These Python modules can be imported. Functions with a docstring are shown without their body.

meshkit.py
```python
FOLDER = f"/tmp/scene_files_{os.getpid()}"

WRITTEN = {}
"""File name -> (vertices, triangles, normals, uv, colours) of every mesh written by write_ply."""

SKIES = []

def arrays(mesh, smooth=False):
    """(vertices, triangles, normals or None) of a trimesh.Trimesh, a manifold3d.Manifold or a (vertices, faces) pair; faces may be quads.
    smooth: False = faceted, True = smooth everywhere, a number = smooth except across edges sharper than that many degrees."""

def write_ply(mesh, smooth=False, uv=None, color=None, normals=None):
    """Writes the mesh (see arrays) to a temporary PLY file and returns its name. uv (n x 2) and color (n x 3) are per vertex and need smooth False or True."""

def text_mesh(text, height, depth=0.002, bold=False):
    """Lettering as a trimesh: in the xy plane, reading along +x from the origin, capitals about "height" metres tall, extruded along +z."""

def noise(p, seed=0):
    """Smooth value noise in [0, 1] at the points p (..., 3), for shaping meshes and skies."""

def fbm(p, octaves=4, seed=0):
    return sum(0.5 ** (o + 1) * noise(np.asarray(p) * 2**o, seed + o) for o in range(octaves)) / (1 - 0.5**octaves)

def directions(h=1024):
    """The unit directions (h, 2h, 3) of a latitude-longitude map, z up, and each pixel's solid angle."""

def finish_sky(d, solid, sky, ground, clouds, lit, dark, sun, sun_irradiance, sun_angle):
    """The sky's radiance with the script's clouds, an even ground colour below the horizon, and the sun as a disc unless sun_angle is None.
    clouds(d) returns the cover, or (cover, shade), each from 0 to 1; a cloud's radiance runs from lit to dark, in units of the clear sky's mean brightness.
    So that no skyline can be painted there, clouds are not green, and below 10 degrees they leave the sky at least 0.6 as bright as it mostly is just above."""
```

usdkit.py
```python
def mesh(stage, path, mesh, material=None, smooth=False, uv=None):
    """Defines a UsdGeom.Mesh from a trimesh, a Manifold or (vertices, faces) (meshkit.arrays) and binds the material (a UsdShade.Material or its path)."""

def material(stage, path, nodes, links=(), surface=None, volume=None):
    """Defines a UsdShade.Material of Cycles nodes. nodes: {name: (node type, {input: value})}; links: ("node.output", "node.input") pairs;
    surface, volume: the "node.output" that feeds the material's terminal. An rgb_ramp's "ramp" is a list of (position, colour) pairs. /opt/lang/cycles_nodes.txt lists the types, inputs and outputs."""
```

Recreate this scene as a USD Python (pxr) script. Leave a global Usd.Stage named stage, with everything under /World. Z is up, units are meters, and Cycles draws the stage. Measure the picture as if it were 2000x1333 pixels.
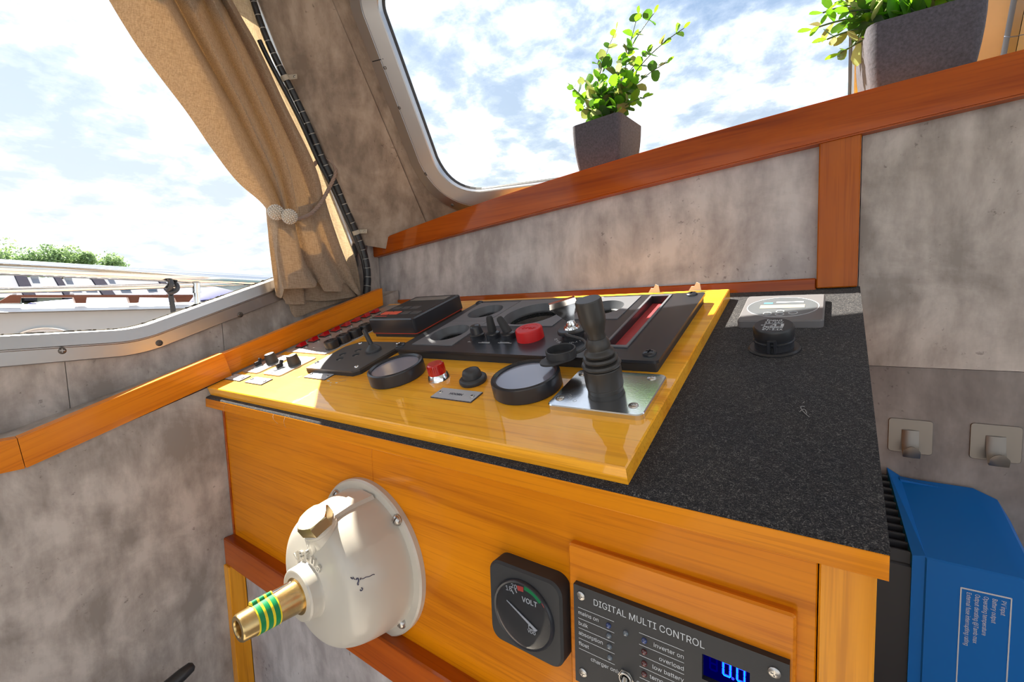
import math
import numpy as np
import trimesh
import manifold3d as m3
from shapely.geometry import Polygon, Point, LineString, box as sbox
from shapely.ops import unary_union
import meshkit, usdkit
from pxr import Usd, UsdGeom, UsdLux, UsdShade, Gf

rng = np.random.default_rng(7)
stage = Usd.Stage.CreateInMemory()
UsdGeom.SetStageUpAxis(stage, UsdGeom.Tokens.z)
UsdGeom.SetStageMetersPerUnit(stage, 1.0)
UsdGeom.Xform.Define(stage, '/World')

# ------------------------------------------------------------------ camera
cam = UsdGeom.Camera.Define(stage, '/World/camera')
cam.CreateHorizontalApertureAttr(36.0)
cam.CreateFocalLengthAttr(36.0 * 871.03 / 2000)
cam.CreateClippingRangeAttr(Gf.Vec2f(0.01, 2000))
EYE = (0.6531, -0.246, 1.10)
cam.AddTransformOp().Set(Gf.Matrix4d(0.811669, 0.583114, -0.034225, 0,
                                     -0.019593, 0.085740, 0.996125, 0,
                                     0.583789, -0.807853, 0.081018, 0,
                                     *EYE, 1))
cam.CreateExposureAttr(1.2)

# ------------------------------------------------------------------ sky and sun
SUN_DIR = np.array([-0.62, 0.035, 0.78])          # towards the sun
SUN_DIR /= np.linalg.norm(SUN_DIR)
sky = usdkit.material(stage, '/World/Looks/sky', {
    'tc': ('texture_coordinate', {}),
    'xyz': ('separate_xyz', {}),
    'zc': ('math', {'math_type': 'maximum', 'value2': 0.0}),
    'zo': ('math', {'math_type': 'add', 'value2': 0.22}),
    'px': ('math', {'math_type': 'divide'}),
    'py': ('math', {'math_type': 'divide'}),
    'pv': ('combine_xyz', {'z': 0.0}),
    'mp': ('mapping', {'location': (7.7, 4.1, 0.0), 'scale': (1.0, 1.0, 1.0)}),
    'n1': ('noise_texture', {'scale': 5.2, 'detail': 9.0, 'roughness': 0.60, 'distortion': 0.15}),
    'n2': ('noise_texture', {'scale': 1.5, 'detail': 3.0, 'roughness': 0.5}),
    'mx': ('mix_float', {'fac': 0.36}),
    'cr': ('rgb_ramp', {'ramp': [(0.0, (0, 0, 0)), (0.42, (0.0, 0.0, 0.0)), (0.47, (0.10, 0.10, 0.10)), (0.53, (0.40, 0.40, 0.40)), (0.62, (1, 1, 1)), (1.0, (1, 1, 1))]}),
    'blue': ('rgb_ramp', {'ramp': [(0.0, (0.40, 0.41, 0.43)), (0.10, (0.375, 0.405, 0.435)), (0.30, (0.285, 0.345, 0.42)), (0.5, (0.195, 0.27, 0.395)), (1.0, (0.11, 0.18, 0.34))]}),
    'cc': ('rgb_ramp', {'ramp': [(0.0, (1.1, 1.1, 1.1)), (0.5, (1.0, 1.0, 1.0)), (0.6, (0.8, 0.8, 0.8)), (0.70, (0.50, 0.51, 0.53)), (1.0, (0.42, 0.43, 0.46))]}),
    'mc': ('mix', {'mix_type': 'mix'}),
    # the veil near the sun
    'dot': ('vector_math', {'math_type': 'dot_product', 'vector2': tuple(SUN_DIR)}),
    'gl': ('map_range', {'from_min': 0.55, 'from_max': 1.0, 'to_min': 0.0, 'to_max': 0.14, 'clamp': True}),
    'mg': ('mix', {'mix_type': 'mix', 'color2': (1.2, 1.2, 1.2)}),
    'bg': ('background_shader', {'strength': 1.0}),
}, [('tc.generated', 'xyz.vector'), ('xyz.z', 'zc.value1'), ('zc.value', 'zo.value1'), ('xyz.x', 'px.value1'), ('zo.value', 'px.value2'), ('xyz.y', 'py.value1'), ('zo.value', 'py.value2'),
    ('px.value', 'pv.x'), ('py.value', 'pv.y'), ('pv.vector', 'mp.vector'), ('mp.vector', 'n1.vector'), ('mp.vector', 'n2.vector'), ('n1.fac', 'mx.a'), ('n2.fac', 'mx.b'), ('mx.result', 'cr.fac'), ('xyz.z', 'blue.fac'), ('mx.result', 'cc.fac'),
    ('cr.color', 'mc.fac'), ('blue.color', 'mc.color1'), ('cc.color', 'mc.color2'),
    ('tc.generated', 'dot.vector1'), ('dot.value', 'gl.value'), ('gl.result', 'mg.fac'), ('mc.color', 'mg.color1'), ('mg.color', 'bg.color')], surface='bg.background')
dome = UsdLux.DomeLight.Define(stage, '/World/sky_dome')
dome.CreateIntensityAttr(1.0)
UsdShade.MaterialBindingAPI.Apply(dome.GetPrim()).Bind(sky)
sun = UsdLux.DistantLight.Define(stage, '/World/sun')
sun.CreateAngleAttr(0.53)
sun.CreateNormalizeAttr(True)
sun.CreateIntensityAttr(2.4)
sun.CreateColorAttr(Gf.Vec3f(1.0, 0.93, 0.82))
_z = SUN_DIR
_x = np.cross([0, 1, 0], _z); _x /= np.linalg.norm(_x)
_y = np.cross(_z, _x)
sun.AddTransformOp().Set(Gf.Matrix4d(*_x, 0, *_y, 0, *_z, 0, 0, 0, 5, 1))

# ------------------------------------------------------------------ helpers
USED = {}


def numbered(parent, name):
    k = (parent, name)
    n = USED.get(k, 0)
    USED[k] = n + 1
    return name if n == 0 else f'{name}_{n:03d}'


def gm(M):
    return Gf.Matrix4d(*np.asarray(M, float).T.ravel())


def TR(x=0, y=0, z=0):
    M = np.eye(4); M[:3, 3] = (x, y, z); return M


def ROT(deg, axis):
    return trimesh.transformations.rotation_matrix(math.radians(deg), axis)


RX = lambda d: ROT(d, [1, 0, 0])
RY = lambda d: ROT(d, [0, 1, 0])
RZ = lambda d: ROT(d, [0, 0, 1])


def thing(name, label, cat, M=None, group=None, kind=None):
    p = '/World/' + numbered('/World', name)
    x = UsdGeom.Xform.Define(stage, p)
    if M is not None:
        x.AddTransformOp().Set(gm(M))
    pr = x.GetPrim()
    if label: pr.SetCustomDataByKey('label', label)
    if cat: pr.SetCustomDataByKey('category', cat)
    if group: pr.SetCustomDataByKey('group', group)
    if kind: pr.SetCustomDataByKey('kind', kind)
    return p


def tm(mesh):
    if hasattr(mesh, 'to_mesh'):
        q = mesh.to_mesh(); return trimesh.Trimesh(q.vert_properties[:, :3], q.tri_verts, process=False)
    return mesh


def cat_(ms):
    return trimesh.util.concatenate([tm(m) for m in ms])


def moved(mesh, *Ms):
    m = tm(mesh).copy()
    for M in Ms: m.apply_transform(M)
    return m


def part(parent, name, mesh, mat, smooth=30, label=None, kind=None, M=None):
    p = parent + '/' + numbered(parent, name)
    mesh = tm(mesh)
    if M is not None: mesh = moved(mesh, M)
    g = usdkit.mesh(stage, p, mesh, MAT[mat], smooth=smooth)
    if label: g.GetPrim().SetCustomDataByKey('label', label)
    if kind: g.GetPrim().SetCustomDataByKey('kind', kind)
    return p


def solo(name, mesh, mat, label=None, cat=None, group=None, kind=None, smooth=30):
    p = part('/World', name, mesh, mat, smooth)
    pr = stage.GetPrimAtPath(p)
    for k, v in (('label', label), ('category', cat), ('group', group), ('kind', kind)):
        if v: pr.SetCustomDataByKey(k, v)
    return p


def hull(pts):
    return trimesh.convex.convex_hull(np.asarray(pts, float))


def cbox(lx, ly, lz, c=0.0008, at=(0, 0, 0)):
    """Chamfered box centred at at."""
    a, b, d = lx / 2, ly / 2, lz / 2
    c = min(c, a * .49, b * .49, d * .49)
    P = []
    for sx in (-1, 1):
        for sy in (-1, 1):
            for sz in (-1, 1):
                P += [(sx * (a - c), sy * (b - c), sz * d), (sx * (a - c), sy * b, sz * (d - c)), (sx * a, sy * (b - c), sz * (d - c))]
    return moved(hull(P), TR(*at))


def bx(x0, x1, y0, y1, z0, z1, c=0.0008):
    return cbox(x1 - x0, y1 - y0, z1 - z0, c, ((x0 + x1) / 2, (y0 + y1) / 2, (z0 + z1) / 2))


def rrect(w, h, r, cx=0, cy=0, q=6):
    r = min(r, w * .499, h * .499)
    return sbox(cx - w / 2 + r, cy - h / 2 + r, cx + w / 2 - r, cy + h / 2 - r).buffer(r, quad_segs=q)


def plate(poly, z0, z1, c=0.0):
    """Convex outline raised from z0 to z1 with a bevelled top edge."""
    P = [(*p, z0) for p in poly.exterior.coords]
    if c:
        P += [(*p, z1 - c) for p in poly.exterior.coords] + [(*p, z1) for p in poly.buffer(-c).exterior.coords]
    else:
        P += [(*p, z1) for p in poly.exterior.coords]
    return hull(P)


def extr(poly, z0, z1):
    return moved(trimesh.creation.extrude_polygon(poly, z1 - z0, engine='earcut'), TR(0, 0, z0))


def lathe(prof, n=40):
    return trimesh.creation.revolve(np.array(prof, float), sections=n)


def disc(r, z0, z1, c=0.0, n=40):
    c = min(c, r * .4, (z1 - z0) * .9)
    pr = [(0, z0), (r, z0), (r, z1 - c), (r - c, z1), (0, z1)] if c else [(0, z0), (r, z0), (r, z1), (0, z1)]
    return lathe(pr, n)


def ring(r0, r1, z0, z1, c=0.0, n=48):
    return lathe([(r0, z0), (r1, z0), (r1, z1 - c), (r1 - c, z1), (r0 + c, z1), (r0, z1 - c), (r0, z0)] if c else [(r0, z0), (r1, z0), (r1, z1), (r0, z1), (r0, z0)], n)


def frames(P):
    P = np.asarray(P, float)
    t = np.gradient(P, axis=0); t /= np.linalg.norm(t, axis=1, keepdims=True) + 1e-12
    ref = np.array([0, 0, 1.0]) if abs(t[0][2]) < .9 else np.array([1.0, 0, 0])
    a = np.cross(t[0], ref); a /= np.linalg.norm(a)
    A = []
    for k in range(len(P)):
        a = a - t[k] * (a @ t[k]); a /= np.linalg.norm(a); A.append(a.copy())
    A = np.array(A); return t, A, np.cross(t, A)


def tube(P, r, n=10, cap=True):
    P = np.asarray(P, float); t, A, B = frames(P)
    r = np.broadcast_to(r, (len(P),))
    an = np.linspace(0, 2 * np.pi, n, endpoint=False)
    V = P[:, None] + r[:, None, None] * (np.cos(an)[None, :, None] * A[:, None] + np.sin(an)[None, :, None] * B[:, None])
    i, j = np.meshgrid(np.arange(len(P) - 1), np.arange(n), indexing='ij')
    q = np.stack([i * n + j, i * n + (j + 1) % n, (i + 1) * n + (j + 1) % n, (i + 1) * n + j], -1).reshape(-1, 4)
    F = np.vstack([q[:, [0, 1, 2]], q[:, [0, 2, 3]]]); V = V.reshape(-1, 3)
    if cap:
        k = len(V); V = np.vstack([V, P[0], P[-1]]); e = (len(P) - 1) * n
        F = np.vstack([F, [[k, (j + 1) % n, j] for j in range(n)], [[k + 1, e + j, e + (j + 1) % n] for j in range(n)]])
    m = trimesh.Trimesh(V, F, process=False); trimesh.repair.fix_normals(m) if cap else None
    return m


def spline(P, n=60):
    from scipy.interpolate import CubicSpline
    P = np.asarray(P, float)
    d = np.r_[0, np.cumsum(np.linalg.norm(np.diff(P, axis=0), axis=1))]
    return CubicSpline(d, P)(np.linspace(0, d[-1], n))


def grid_mesh(V, closed_u=False):
    """V (n, m, 3) as a sheet."""
    n, m = V.shape[:2]
    i, j = np.meshgrid(np.arange(n - 1), np.arange(m - (0 if closed_u else 1)), indexing='ij')
    q = np.stack([i * m + j, i * m + (j + 1) % m, (i + 1) * m + (j + 1) % m, (i + 1) * m + j], -1).reshape(-1, 4)
    return trimesh.Trimesh(V.reshape(-1, 3), np.vstack([q[:, [0, 1, 2]], q[:, [0, 2, 3]]]), process=False)


def thick(V, d):
    """Closed shell of thickness d from the sheet V (n, m, 3)."""
    du = np.gradient(V, axis=0); dv = np.gradient(V, axis=1)
    N = np.cross(du, dv); N /= np.linalg.norm(N, axis=2, keepdims=True) + 1e-12
    A, B = V + N * d / 2, V - N * d / 2
    W = np.concatenate([A, B[:, ::-1]], axis=1)
    g = grid_mesh(W, closed_u=True)
    n, m = W.shape[:2]
    def capf(r):
        return [[r * m + k, r * m + k + 1, r * m + m - 2 - k] for k in range(m // 2 - 1)] + [[r * m + k, r * m + m - 2 - k, r * m + m - 1 - k] for k in range(m // 2 - 1)]
    F = np.vstack([g.faces, capf(0), np.array(capf(n - 1))[:, ::-1]])
    mm = trimesh.Trimesh(g.vertices, F, process=False)
    trimesh.repair.fix_normals(mm)
    return mm


def loop_sweep(path2, prof, place, closed=True):
    """Sweeps the profile (outward, depth) along the 2-D path; place(p, q, d) gives world points."""
    P = np.asarray(path2, float); n = len(P)
    nx, pv = np.roll(P, -1, 0), np.roll(P, 1, 0)
    if not closed: nx[-1] = P[-1] + (P[-1] - P[-2]); pv[0] = P[0] - (P[1] - P[0])
    def nr(a, b):
        d = b - a; d /= np.linalg.norm(d, axis=1, keepdims=True) + 1e-12
        return np.c_[d[:, 1], -d[:, 0]]
    n1, n2 = nr(pv, P), nr(P, nx)
    N = n1 + n2; N /= np.linalg.norm(N, axis=1, keepdims=True)
    N /= np.clip((N * n1).sum(1, keepdims=True), .4, 1)
    prof = np.asarray(prof, float)
    V = []
    for o, d in prof:
        Q = P + N * o
        V.append(place(Q[:, 0], Q[:, 1], np.full(n, d)))
    V = np.stack(V, 1)                       # n, k, 3
    if closed: V = np.concatenate([V, V[:1]], 0)
    g = grid_mesh(V, closed_u=True)
    m = trimesh.Trimesh(g.vertices, g.faces, process=True)
    trimesh.repair.fix_normals(m)
    return m


def fillet(P, R, k=6):
    """Rounds the corners of the closed polygon P with radii R."""
    P = np.asarray(P, float); out = []
    for i in range(len(P)):
        a, b, c = P[i - 1], P[i], P[(i + 1) % len(P)]
        r = R[i]
        u, v = (a - b) / np.linalg.norm(a - b), (c - b) / np.linalg.norm(c - b)
        ang = math.acos(np.clip(u @ v, -1, 1)); d = r / math.tan(ang / 2)
        s, e = b + u * d, b + v * d
        for t in np.linspace(0, 1, k + 1):
            out.append((1 - t) ** 2 * s + 2 * t * (1 - t) * (b * .82 + (s + e) / 2 * .18) + t * t * e)
    return np.array(out)


def text(s, h, depth=0.0003, bold=False, align='l', M=None):
    m = meshkit.text_mesh(s, h, depth, bold)
    w = m.bounds[1][0]
    if align == 'c': m.apply_translation([-w / 2, 0, 0])
    if align == 'r': m.apply_translation([-w, 0, 0])
    if M is not None: m.apply_transform(M)
    return m


def screw(r, h=None, slot='cross', n=20):
    """Screw head, base at z=0."""
    h = h or r * .55
    b = lathe([(0, 0), (r, 0), (r * .96, h * .45), (r * .75, h * .8), (r * .4, h * .97), (0, h)], n)
    mb = m3.Manifold(m3.Mesh(np.asarray(b.vertices, np.float32), np.asarray(b.faces, np.uint32)))
    if mb.status() != m3.Error.NoError or mb.volume() <= 0: return b
    for k in ((0, 90) if slot == 'cross' else (0,)):
        L = r * (1.1 if slot == 'cross' else 2.2)
        mb = mb - m3.Manifold.cube((L, r * .26, h), True).rotate((0, 0, k)).translate((0, 0, h * 1.0))
    return tm(mb)


# ------------------------------------------------------------------ materials
MAT = {}
L = '/World/Looks/'


def plain(name, col, rough=0.5, metal=0.0, coat=0.0, spec=0.5, bump=0.0, bscale=400.0, var=0.0, vscale=60.0, **kw):
    nodes = {'p': ('principled_bsdf', {'base_color': col, 'roughness': rough, 'metallic': metal, 'coat_weight': coat, 'specular_ior_level': spec, **kw})}
    links = []
    if bump or var:
        nodes['tc'] = ('texture_coordinate', {})
    if var:
        nodes['vn'] = ('noise_texture', {'scale': vscale, 'detail': 5.0, 'roughness': 0.6})
        nodes['vr'] = ('rgb_ramp', {'ramp': [(0.3, tuple(c * (1 - var) for c in col)), (0.7, tuple(min(1, c * (1 + var)) for c in col))]})
        links += [('tc.object', 'vn.vector'), ('vn.fac', 'vr.fac'), ('vr.color', 'p.base_color')]
    if bump:
        nodes['bn'] = ('noise_texture', {'scale': bscale, 'detail': 3.0})
        nodes['b'] = ('bump', {'strength': bump, 'distance': 0.0004})
        links += [('tc.object', 'bn.vector'), ('bn.fac', 'b.height'), ('b.normal', 'p.normal')]
    MAT[name] = usdkit.material(stage, L + name, nodes, links, surface='p.BSDF')


def wood(name, dark, mid, light, along='x', tilt=0.0, coat=1.0, coat_rough=0.04, fig=1.0, seed=0.0, rough=0.4):
    long_, across = 2.2, 34.0
    sc = {'x': (long_, across, across), 'y': (across, long_, across), 'z': (across, across, long_)}[along]
    fine = {'x': (9.0, 420.0, 420.0), 'y': (420.0, 9.0, 420.0), 'z': (420.0, 420.0, 9.0)}[along]
    nodes = {
        'g': ('geometry', {}),
        'r': ('vector_rotate', {'rotate_type': 'x_axis', 'angle': -math.radians(tilt)}),
        'm': ('mapping', {'scale': tuple(s * fig for s in sc), 'location': (seed, seed * 1.7, seed * .6)}),
        'mf': ('mapping', {'scale': fine, 'location': (seed, 0, 0)}),
        'n': ('noise_texture', {'scale': 1.0, 'detail': 5.0, 'roughness': 0.6, 'distortion': 0.9}),
        'f': ('noise_texture', {'scale': 1.0, 'detail': 2.0, 'roughness': 0.6}),
        'c': ('rgb_ramp', {'ramp': [(0.28, dark), (0.46, mid), (0.7, light)]}),
        'fr': ('rgb_ramp', {'ramp': [(0.36, (0.62, 0.50, 0.42)), (0.48, (1, 1, 1)), (1.0, (1, 1, 1))]}),
        'mx': ('mix', {'mix_type': 'multiply', 'fac': 0.4}),
        'w': ('noise_texture', {'scale': 30.0, 'detail': 2.0}),
        'b': ('bump', {'strength': 0.06, 'distance': 0.002}),
        'p': ('principled_bsdf', {'roughness': rough, 'coat_weight': coat, 'coat_roughness': coat_rough, 'specular_ior_level': 0.12}),
    }
    links = [('g.position', 'r.vector'), ('r.vector', 'm.vector'), ('r.vector', 'mf.vector'), ('m.vector', 'n.vector'), ('mf.vector', 'f.vector'), ('n.fac', 'c.fac'), ('f.fac', 'fr.fac'),
             ('c.color', 'mx.color1'), ('fr.color', 'mx.color2'), ('mx.color', 'p.base_color'), ('g.position', 'w.vector'), ('w.fac', 'b.height'), ('b.normal', 'p.coat_normal')]
    MAT[name] = usdkit.material(stage, L + name, nodes, links, surface='p.BSDF')


TILT = 18.6
wood('board_wood', (0.72, 0.26, 0.010), (0.92, 0.41, 0.022), (0.95, 0.48, 0.036), 'x', TILT, coat=0.8, coat_rough=0.03, seed=3.1, fig=.8)
wood('panel_wood', (0.40, 0.105, 0.001), (0.62, 0.195, 0.001), (0.74, 0.25, 0.002), 'x', 0, coat=0.22, coat_rough=0.10, seed=8.4, fig=.8)
wood('plate_wood', (0.42, 0.11, 0.004), (0.60, 0.18, 0.005), (0.68, 0.22, 0.008), 'x', 0, coat=0.3, coat_rough=0.10, seed=1.4, fig=1.5)
wood('rail_wood', (0.20, 0.028, 0.001), (0.33, 0.060, 0.001), (0.42, 0.085, 0.002), 'x', 0, coat=0.4, coat_rough=0.07, seed=5.2)
wood('post_wood', (0.22, 0.040, 0.001), (0.36, 0.080, 0.001), (0.45, 0.115, 0.002), 'z', 0, coat=0.35, coat_rough=0.10, seed=2.2)
wood('stile_wood', (0.50, 0.17, 0.006), (0.70, 0.27, 0.010), (0.78, 0.33, 0.02), 'z', 0, coat=0.5, coat_rough=0.12, seed=6.2)
wood('trim_wood', (0.42, 0.10, 0.003), (0.62, 0.175, 0.004), (0.70, 0.22, 0.006), 'y', TILT, coat=0.35, coat_rough=0.12, seed=4.4)
wood('sill_wood', (0.50, 0.19, 0.01), (0.70, 0.31, 0.012), (0.76, 0.36, 0.02), 'x', 0, coat=0.5, coat_rough=0.1, seed=7.7)
wood('brown_wood', (0.10, 0.035, 0.018), (0.15, 0.05, 0.025), (0.18, 0.07, 0.035), 'y', 0, coat=0.2, coat_rough=0.2, seed=9.7)


def concrete(name, a, b, c, seed=0.0):
    nodes = {
        'g': ('geometry', {}),
        'm': ('mapping', {'location': (seed, seed * 2, seed * 3)}),
        'ms': ('mapping', {'location': (seed, 0, 0), 'scale': (1.0, 1.0, 0.35)}),
        'n1': ('noise_texture', {'scale': 13.0, 'detail': 6.0, 'roughness': 0.62, 'distortion': 0.4}),
        'n2': ('noise_texture', {'scale': 46.0, 'detail': 5.0, 'roughness': 0.6}),
        'n3': ('noise_texture', {'scale': 150.0, 'detail': 3.0, 'roughness': 0.65}),
        'n4': ('noise_texture', {'scale': 16.0, 'detail': 1.0}),
        'mx': ('mix_float', {'fac': 0.42}),
        'c': ('rgb_ramp', {'ramp': [(0.40, a), (0.5, b), (0.60, c)]}),
        'pit': ('rgb_ramp', {'ramp': [(0.0, (0.45, 0.43, 0.42)), (0.31, (0.5, 0.48, 0.47)), (0.365, (1, 1, 1)), (1.0, (1, 1, 1))]}),
        'pm': ('mix_float', {'fac': 0.30}),
        'mu': ('mix', {'mix_type': 'multiply', 'fac': 0.85}),
        'p': ('principled_bsdf', {'roughness': 0.55, 'specular_ior_level': 0.35}),
    }
    links = [('g.position', 'm.vector'), ('g.position', 'ms.vector'), ('m.vector', 'n1.vector'), ('ms.vector', 'n2.vector'), ('m.vector', 'n3.vector'), ('m.vector', 'n4.vector'), ('n1.fac', 'mx.a'), ('n2.fac', 'mx.b'),
             ('mx.result', 'c.fac'), ('n3.fac', 'pm.a'), ('n4.fac', 'pm.b'), ('pm.result', 'pit.fac'), ('c.color', 'mu.color1'), ('pit.color', 'mu.color2'), ('mu.color', 'p.base_color')]
    MAT[name] = usdkit.material(stage, L + name, nodes, links, surface='p.BSDF')


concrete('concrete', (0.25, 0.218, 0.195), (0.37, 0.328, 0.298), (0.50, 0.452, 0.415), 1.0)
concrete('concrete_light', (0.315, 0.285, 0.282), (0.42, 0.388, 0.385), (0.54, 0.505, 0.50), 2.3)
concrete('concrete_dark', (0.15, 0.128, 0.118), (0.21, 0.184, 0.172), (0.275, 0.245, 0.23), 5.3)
concrete('concrete_brown', (0.19, 0.14, 0.105), (0.285, 0.218, 0.168), (0.39, 0.31, 0.245), 4.1)

# carpet: charcoal felt with pale fibre specks
MAT['carpet'] = usdkit.material(stage, L + 'carpet', {
    'g': ('geometry', {}),
    'n1': ('noise_texture', {'scale': 1500.0, 'detail': 2.0, 'roughness': 0.7}),
    'n2': ('noise_texture', {'scale': 420.0, 'detail': 4.0, 'roughness': 0.75, 'distortion': 1.5}),
    'n3': ('noise_texture', {'scale': 14.0, 'detail': 3.0}),
    'm': ('mix_float', {'fac': 0.5}),
    'c': ('rgb_ramp', {'ramp': [(0.38, (0.008, 0.008, 0.010)), (0.50, (0.024, 0.0235, 0.026)), (0.57, (0.062, 0.060, 0.060)), (0.66, (0.20, 0.19, 0.18))]}),
    'd': ('rgb_ramp', {'ramp': [(0.35, (0.85, 0.85, 0.9)), (0.7, (1.25, 1.2, 1.12))]}),
    'mu': ('mix', {'mix_type': 'multiply', 'fac': 1.0}),
    'b': ('bump', {'strength': 0.5, 'distance': 0.0006}),
    'p': ('principled_bsdf', {'roughness': 0.95, 'specular_ior_level': 0.1, 'sheen_weight': 0.15, 'sheen_roughness': 0.5, 'sheen_tint': (0.7, 0.68, 0.66)}),
}, [('g.position', 'n1.vector'), ('g.position', 'n2.vector'), ('g.position', 'n3.vector'), ('n1.fac', 'm.a'), ('n2.fac', 'm.b'), ('m.result', 'c.fac'), ('n3.fac', 'd.fac'), ('c.color', 'mu.color1'), ('d.color', 'mu.color2'),
    ('mu.color', 'p.base_color'), ('n1.fac', 'b.height'), ('b.normal', 'p.normal')], surface='p.BSDF')

# linen: woven beige cloth that lets light through
MAT['linen'] = usdkit.material(stage, L + 'linen', {
    'g': ('geometry', {}),
    'ma': ('mapping', {'scale': (400.0, 1500.0, 110.0), 'rotation': (math.radians(-20), 0, 0)}),
    'mb': ('mapping', {'scale': (400.0, 110.0, 1500.0), 'rotation': (math.radians(-20), 0, 0)}),
    'na': ('noise_texture', {'scale': 1.0, 'detail': 2.0}),
    'nb': ('noise_texture', {'scale': 1.0, 'detail': 2.0}),
    'mx': ('mix_float', {'fac': 0.5}),
    'c': ('rgb_ramp', {'ramp': [(0.36, (0.40, 0.315, 0.235)), (0.5, (0.51, 0.415, 0.32)), (0.64, (0.62, 0.52, 0.415))]}),
    'b': ('bump', {'strength': 0.25, 'distance': 0.0006}),
    'd': ('diffuse_bsdf', {'roughness': 0.6}),
    't': ('translucent_bsdf', {}),
    'ct': ('mix', {'mix_type': 'multiply', 'fac': 1.0, 'color2': (0.98, 0.86, 0.62)}),
    'mc': ('mix_closure', {'fac': 0.42}),
}, [('g.position', 'ma.vector'), ('g.position', 'mb.vector'), ('ma.vector', 'na.vector'), ('mb.vector', 'nb.vector'), ('na.fac', 'mx.a'), ('nb.fac', 'mx.b'), ('mx.result', 'c.fac'), ('mx.result', 'b.height'),
    ('b.normal', 'd.normal'), ('c.color', 'd.color'), ('c.color', 'ct.color1'), ('ct.color', 't.color'), ('d.BSDF', 'mc.closure1'), ('t.BSDF', 'mc.closure2')], surface='mc.closure')

plain('black', (0.014, 0.014, 0.016), 0.35)
plain('black_matte', (0.018, 0.018, 0.019), 0.6, bump=0.15, bscale=1500)
plain('black_satin', (0.016, 0.017, 0.021), 0.28)
plain('rubber', (0.03, 0.03, 0.032), 0.5)
plain('rubber_warm', (0.030, 0.027, 0.024), 0.42)
plain('dark_grey', (0.055, 0.055, 0.058), 0.42, bump=0.1, bscale=1500)
plain('face_grey', (0.13, 0.132, 0.145), 0.42)
plain('bezel_grey', (0.06, 0.063, 0.07), 0.4)
plain('dial', (0.010, 0.013, 0.015), 0.3)
plain('red', (0.55, 0.012, 0.014), 0.4)
plain('red_lens', (0.42, 0.004, 0.006), 0.12, coat=1.0)
plain('red_window', (0.42, 0.035, 0.04), 0.5, bump=0.2, bscale=1200)
plain('orange_red', (0.72, 0.10, 0.05), 0.5)
plain('red_line', (0.45, 0.04, 0.03), 0.5)
plain('white', (0.55, 0.55, 0.54), 0.5)
plain('print_white', (0.48, 0.50, 0.52), 0.6)
plain('print_grey', (0.30, 0.31, 0.33), 0.6)
plain('print_dark', (0.05, 0.05, 0.07), 0.6)
plain('label_white', (0.42, 0.425, 0.45), 0.4)
plain('label_core', (0.05, 0.05, 0.06), 0.5)
plain('alu', (0.62, 0.60, 0.58), 0.26, metal=1.0, bump=0.05, bscale=900)
plain('alu_frame', (0.46, 0.44, 0.43), 0.32, metal=1.0, bump=0.04, bscale=900)
plain('alu_plate', (0.42, 0.42, 0.41), 0.45, metal=0.7)
plain('alu_bright', (0.70, 0.71, 0.72), 0.16, metal=1.0, var=0.06, vscale=40, bump=0.06, bscale=500)
plain('chrome', (0.80, 0.79, 0.78), 0.10, metal=1.0)
plain('dark_screw', (0.10, 0.085, 0.075), 0.35, metal=0.6)
plain('steel', (0.50, 0.48, 0.45), 0.30, metal=1.0)
plain('steel_brushed', (0.20, 0.18, 0.16), 0.40, metal=1.0)
plain('stainless', (0.78, 0.77, 0.76), 0.12, metal=1.0)
plain('brass', (0.62, 0.45, 0.20), 0.26, metal=1.0, var=0.12, vscale=160)
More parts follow.
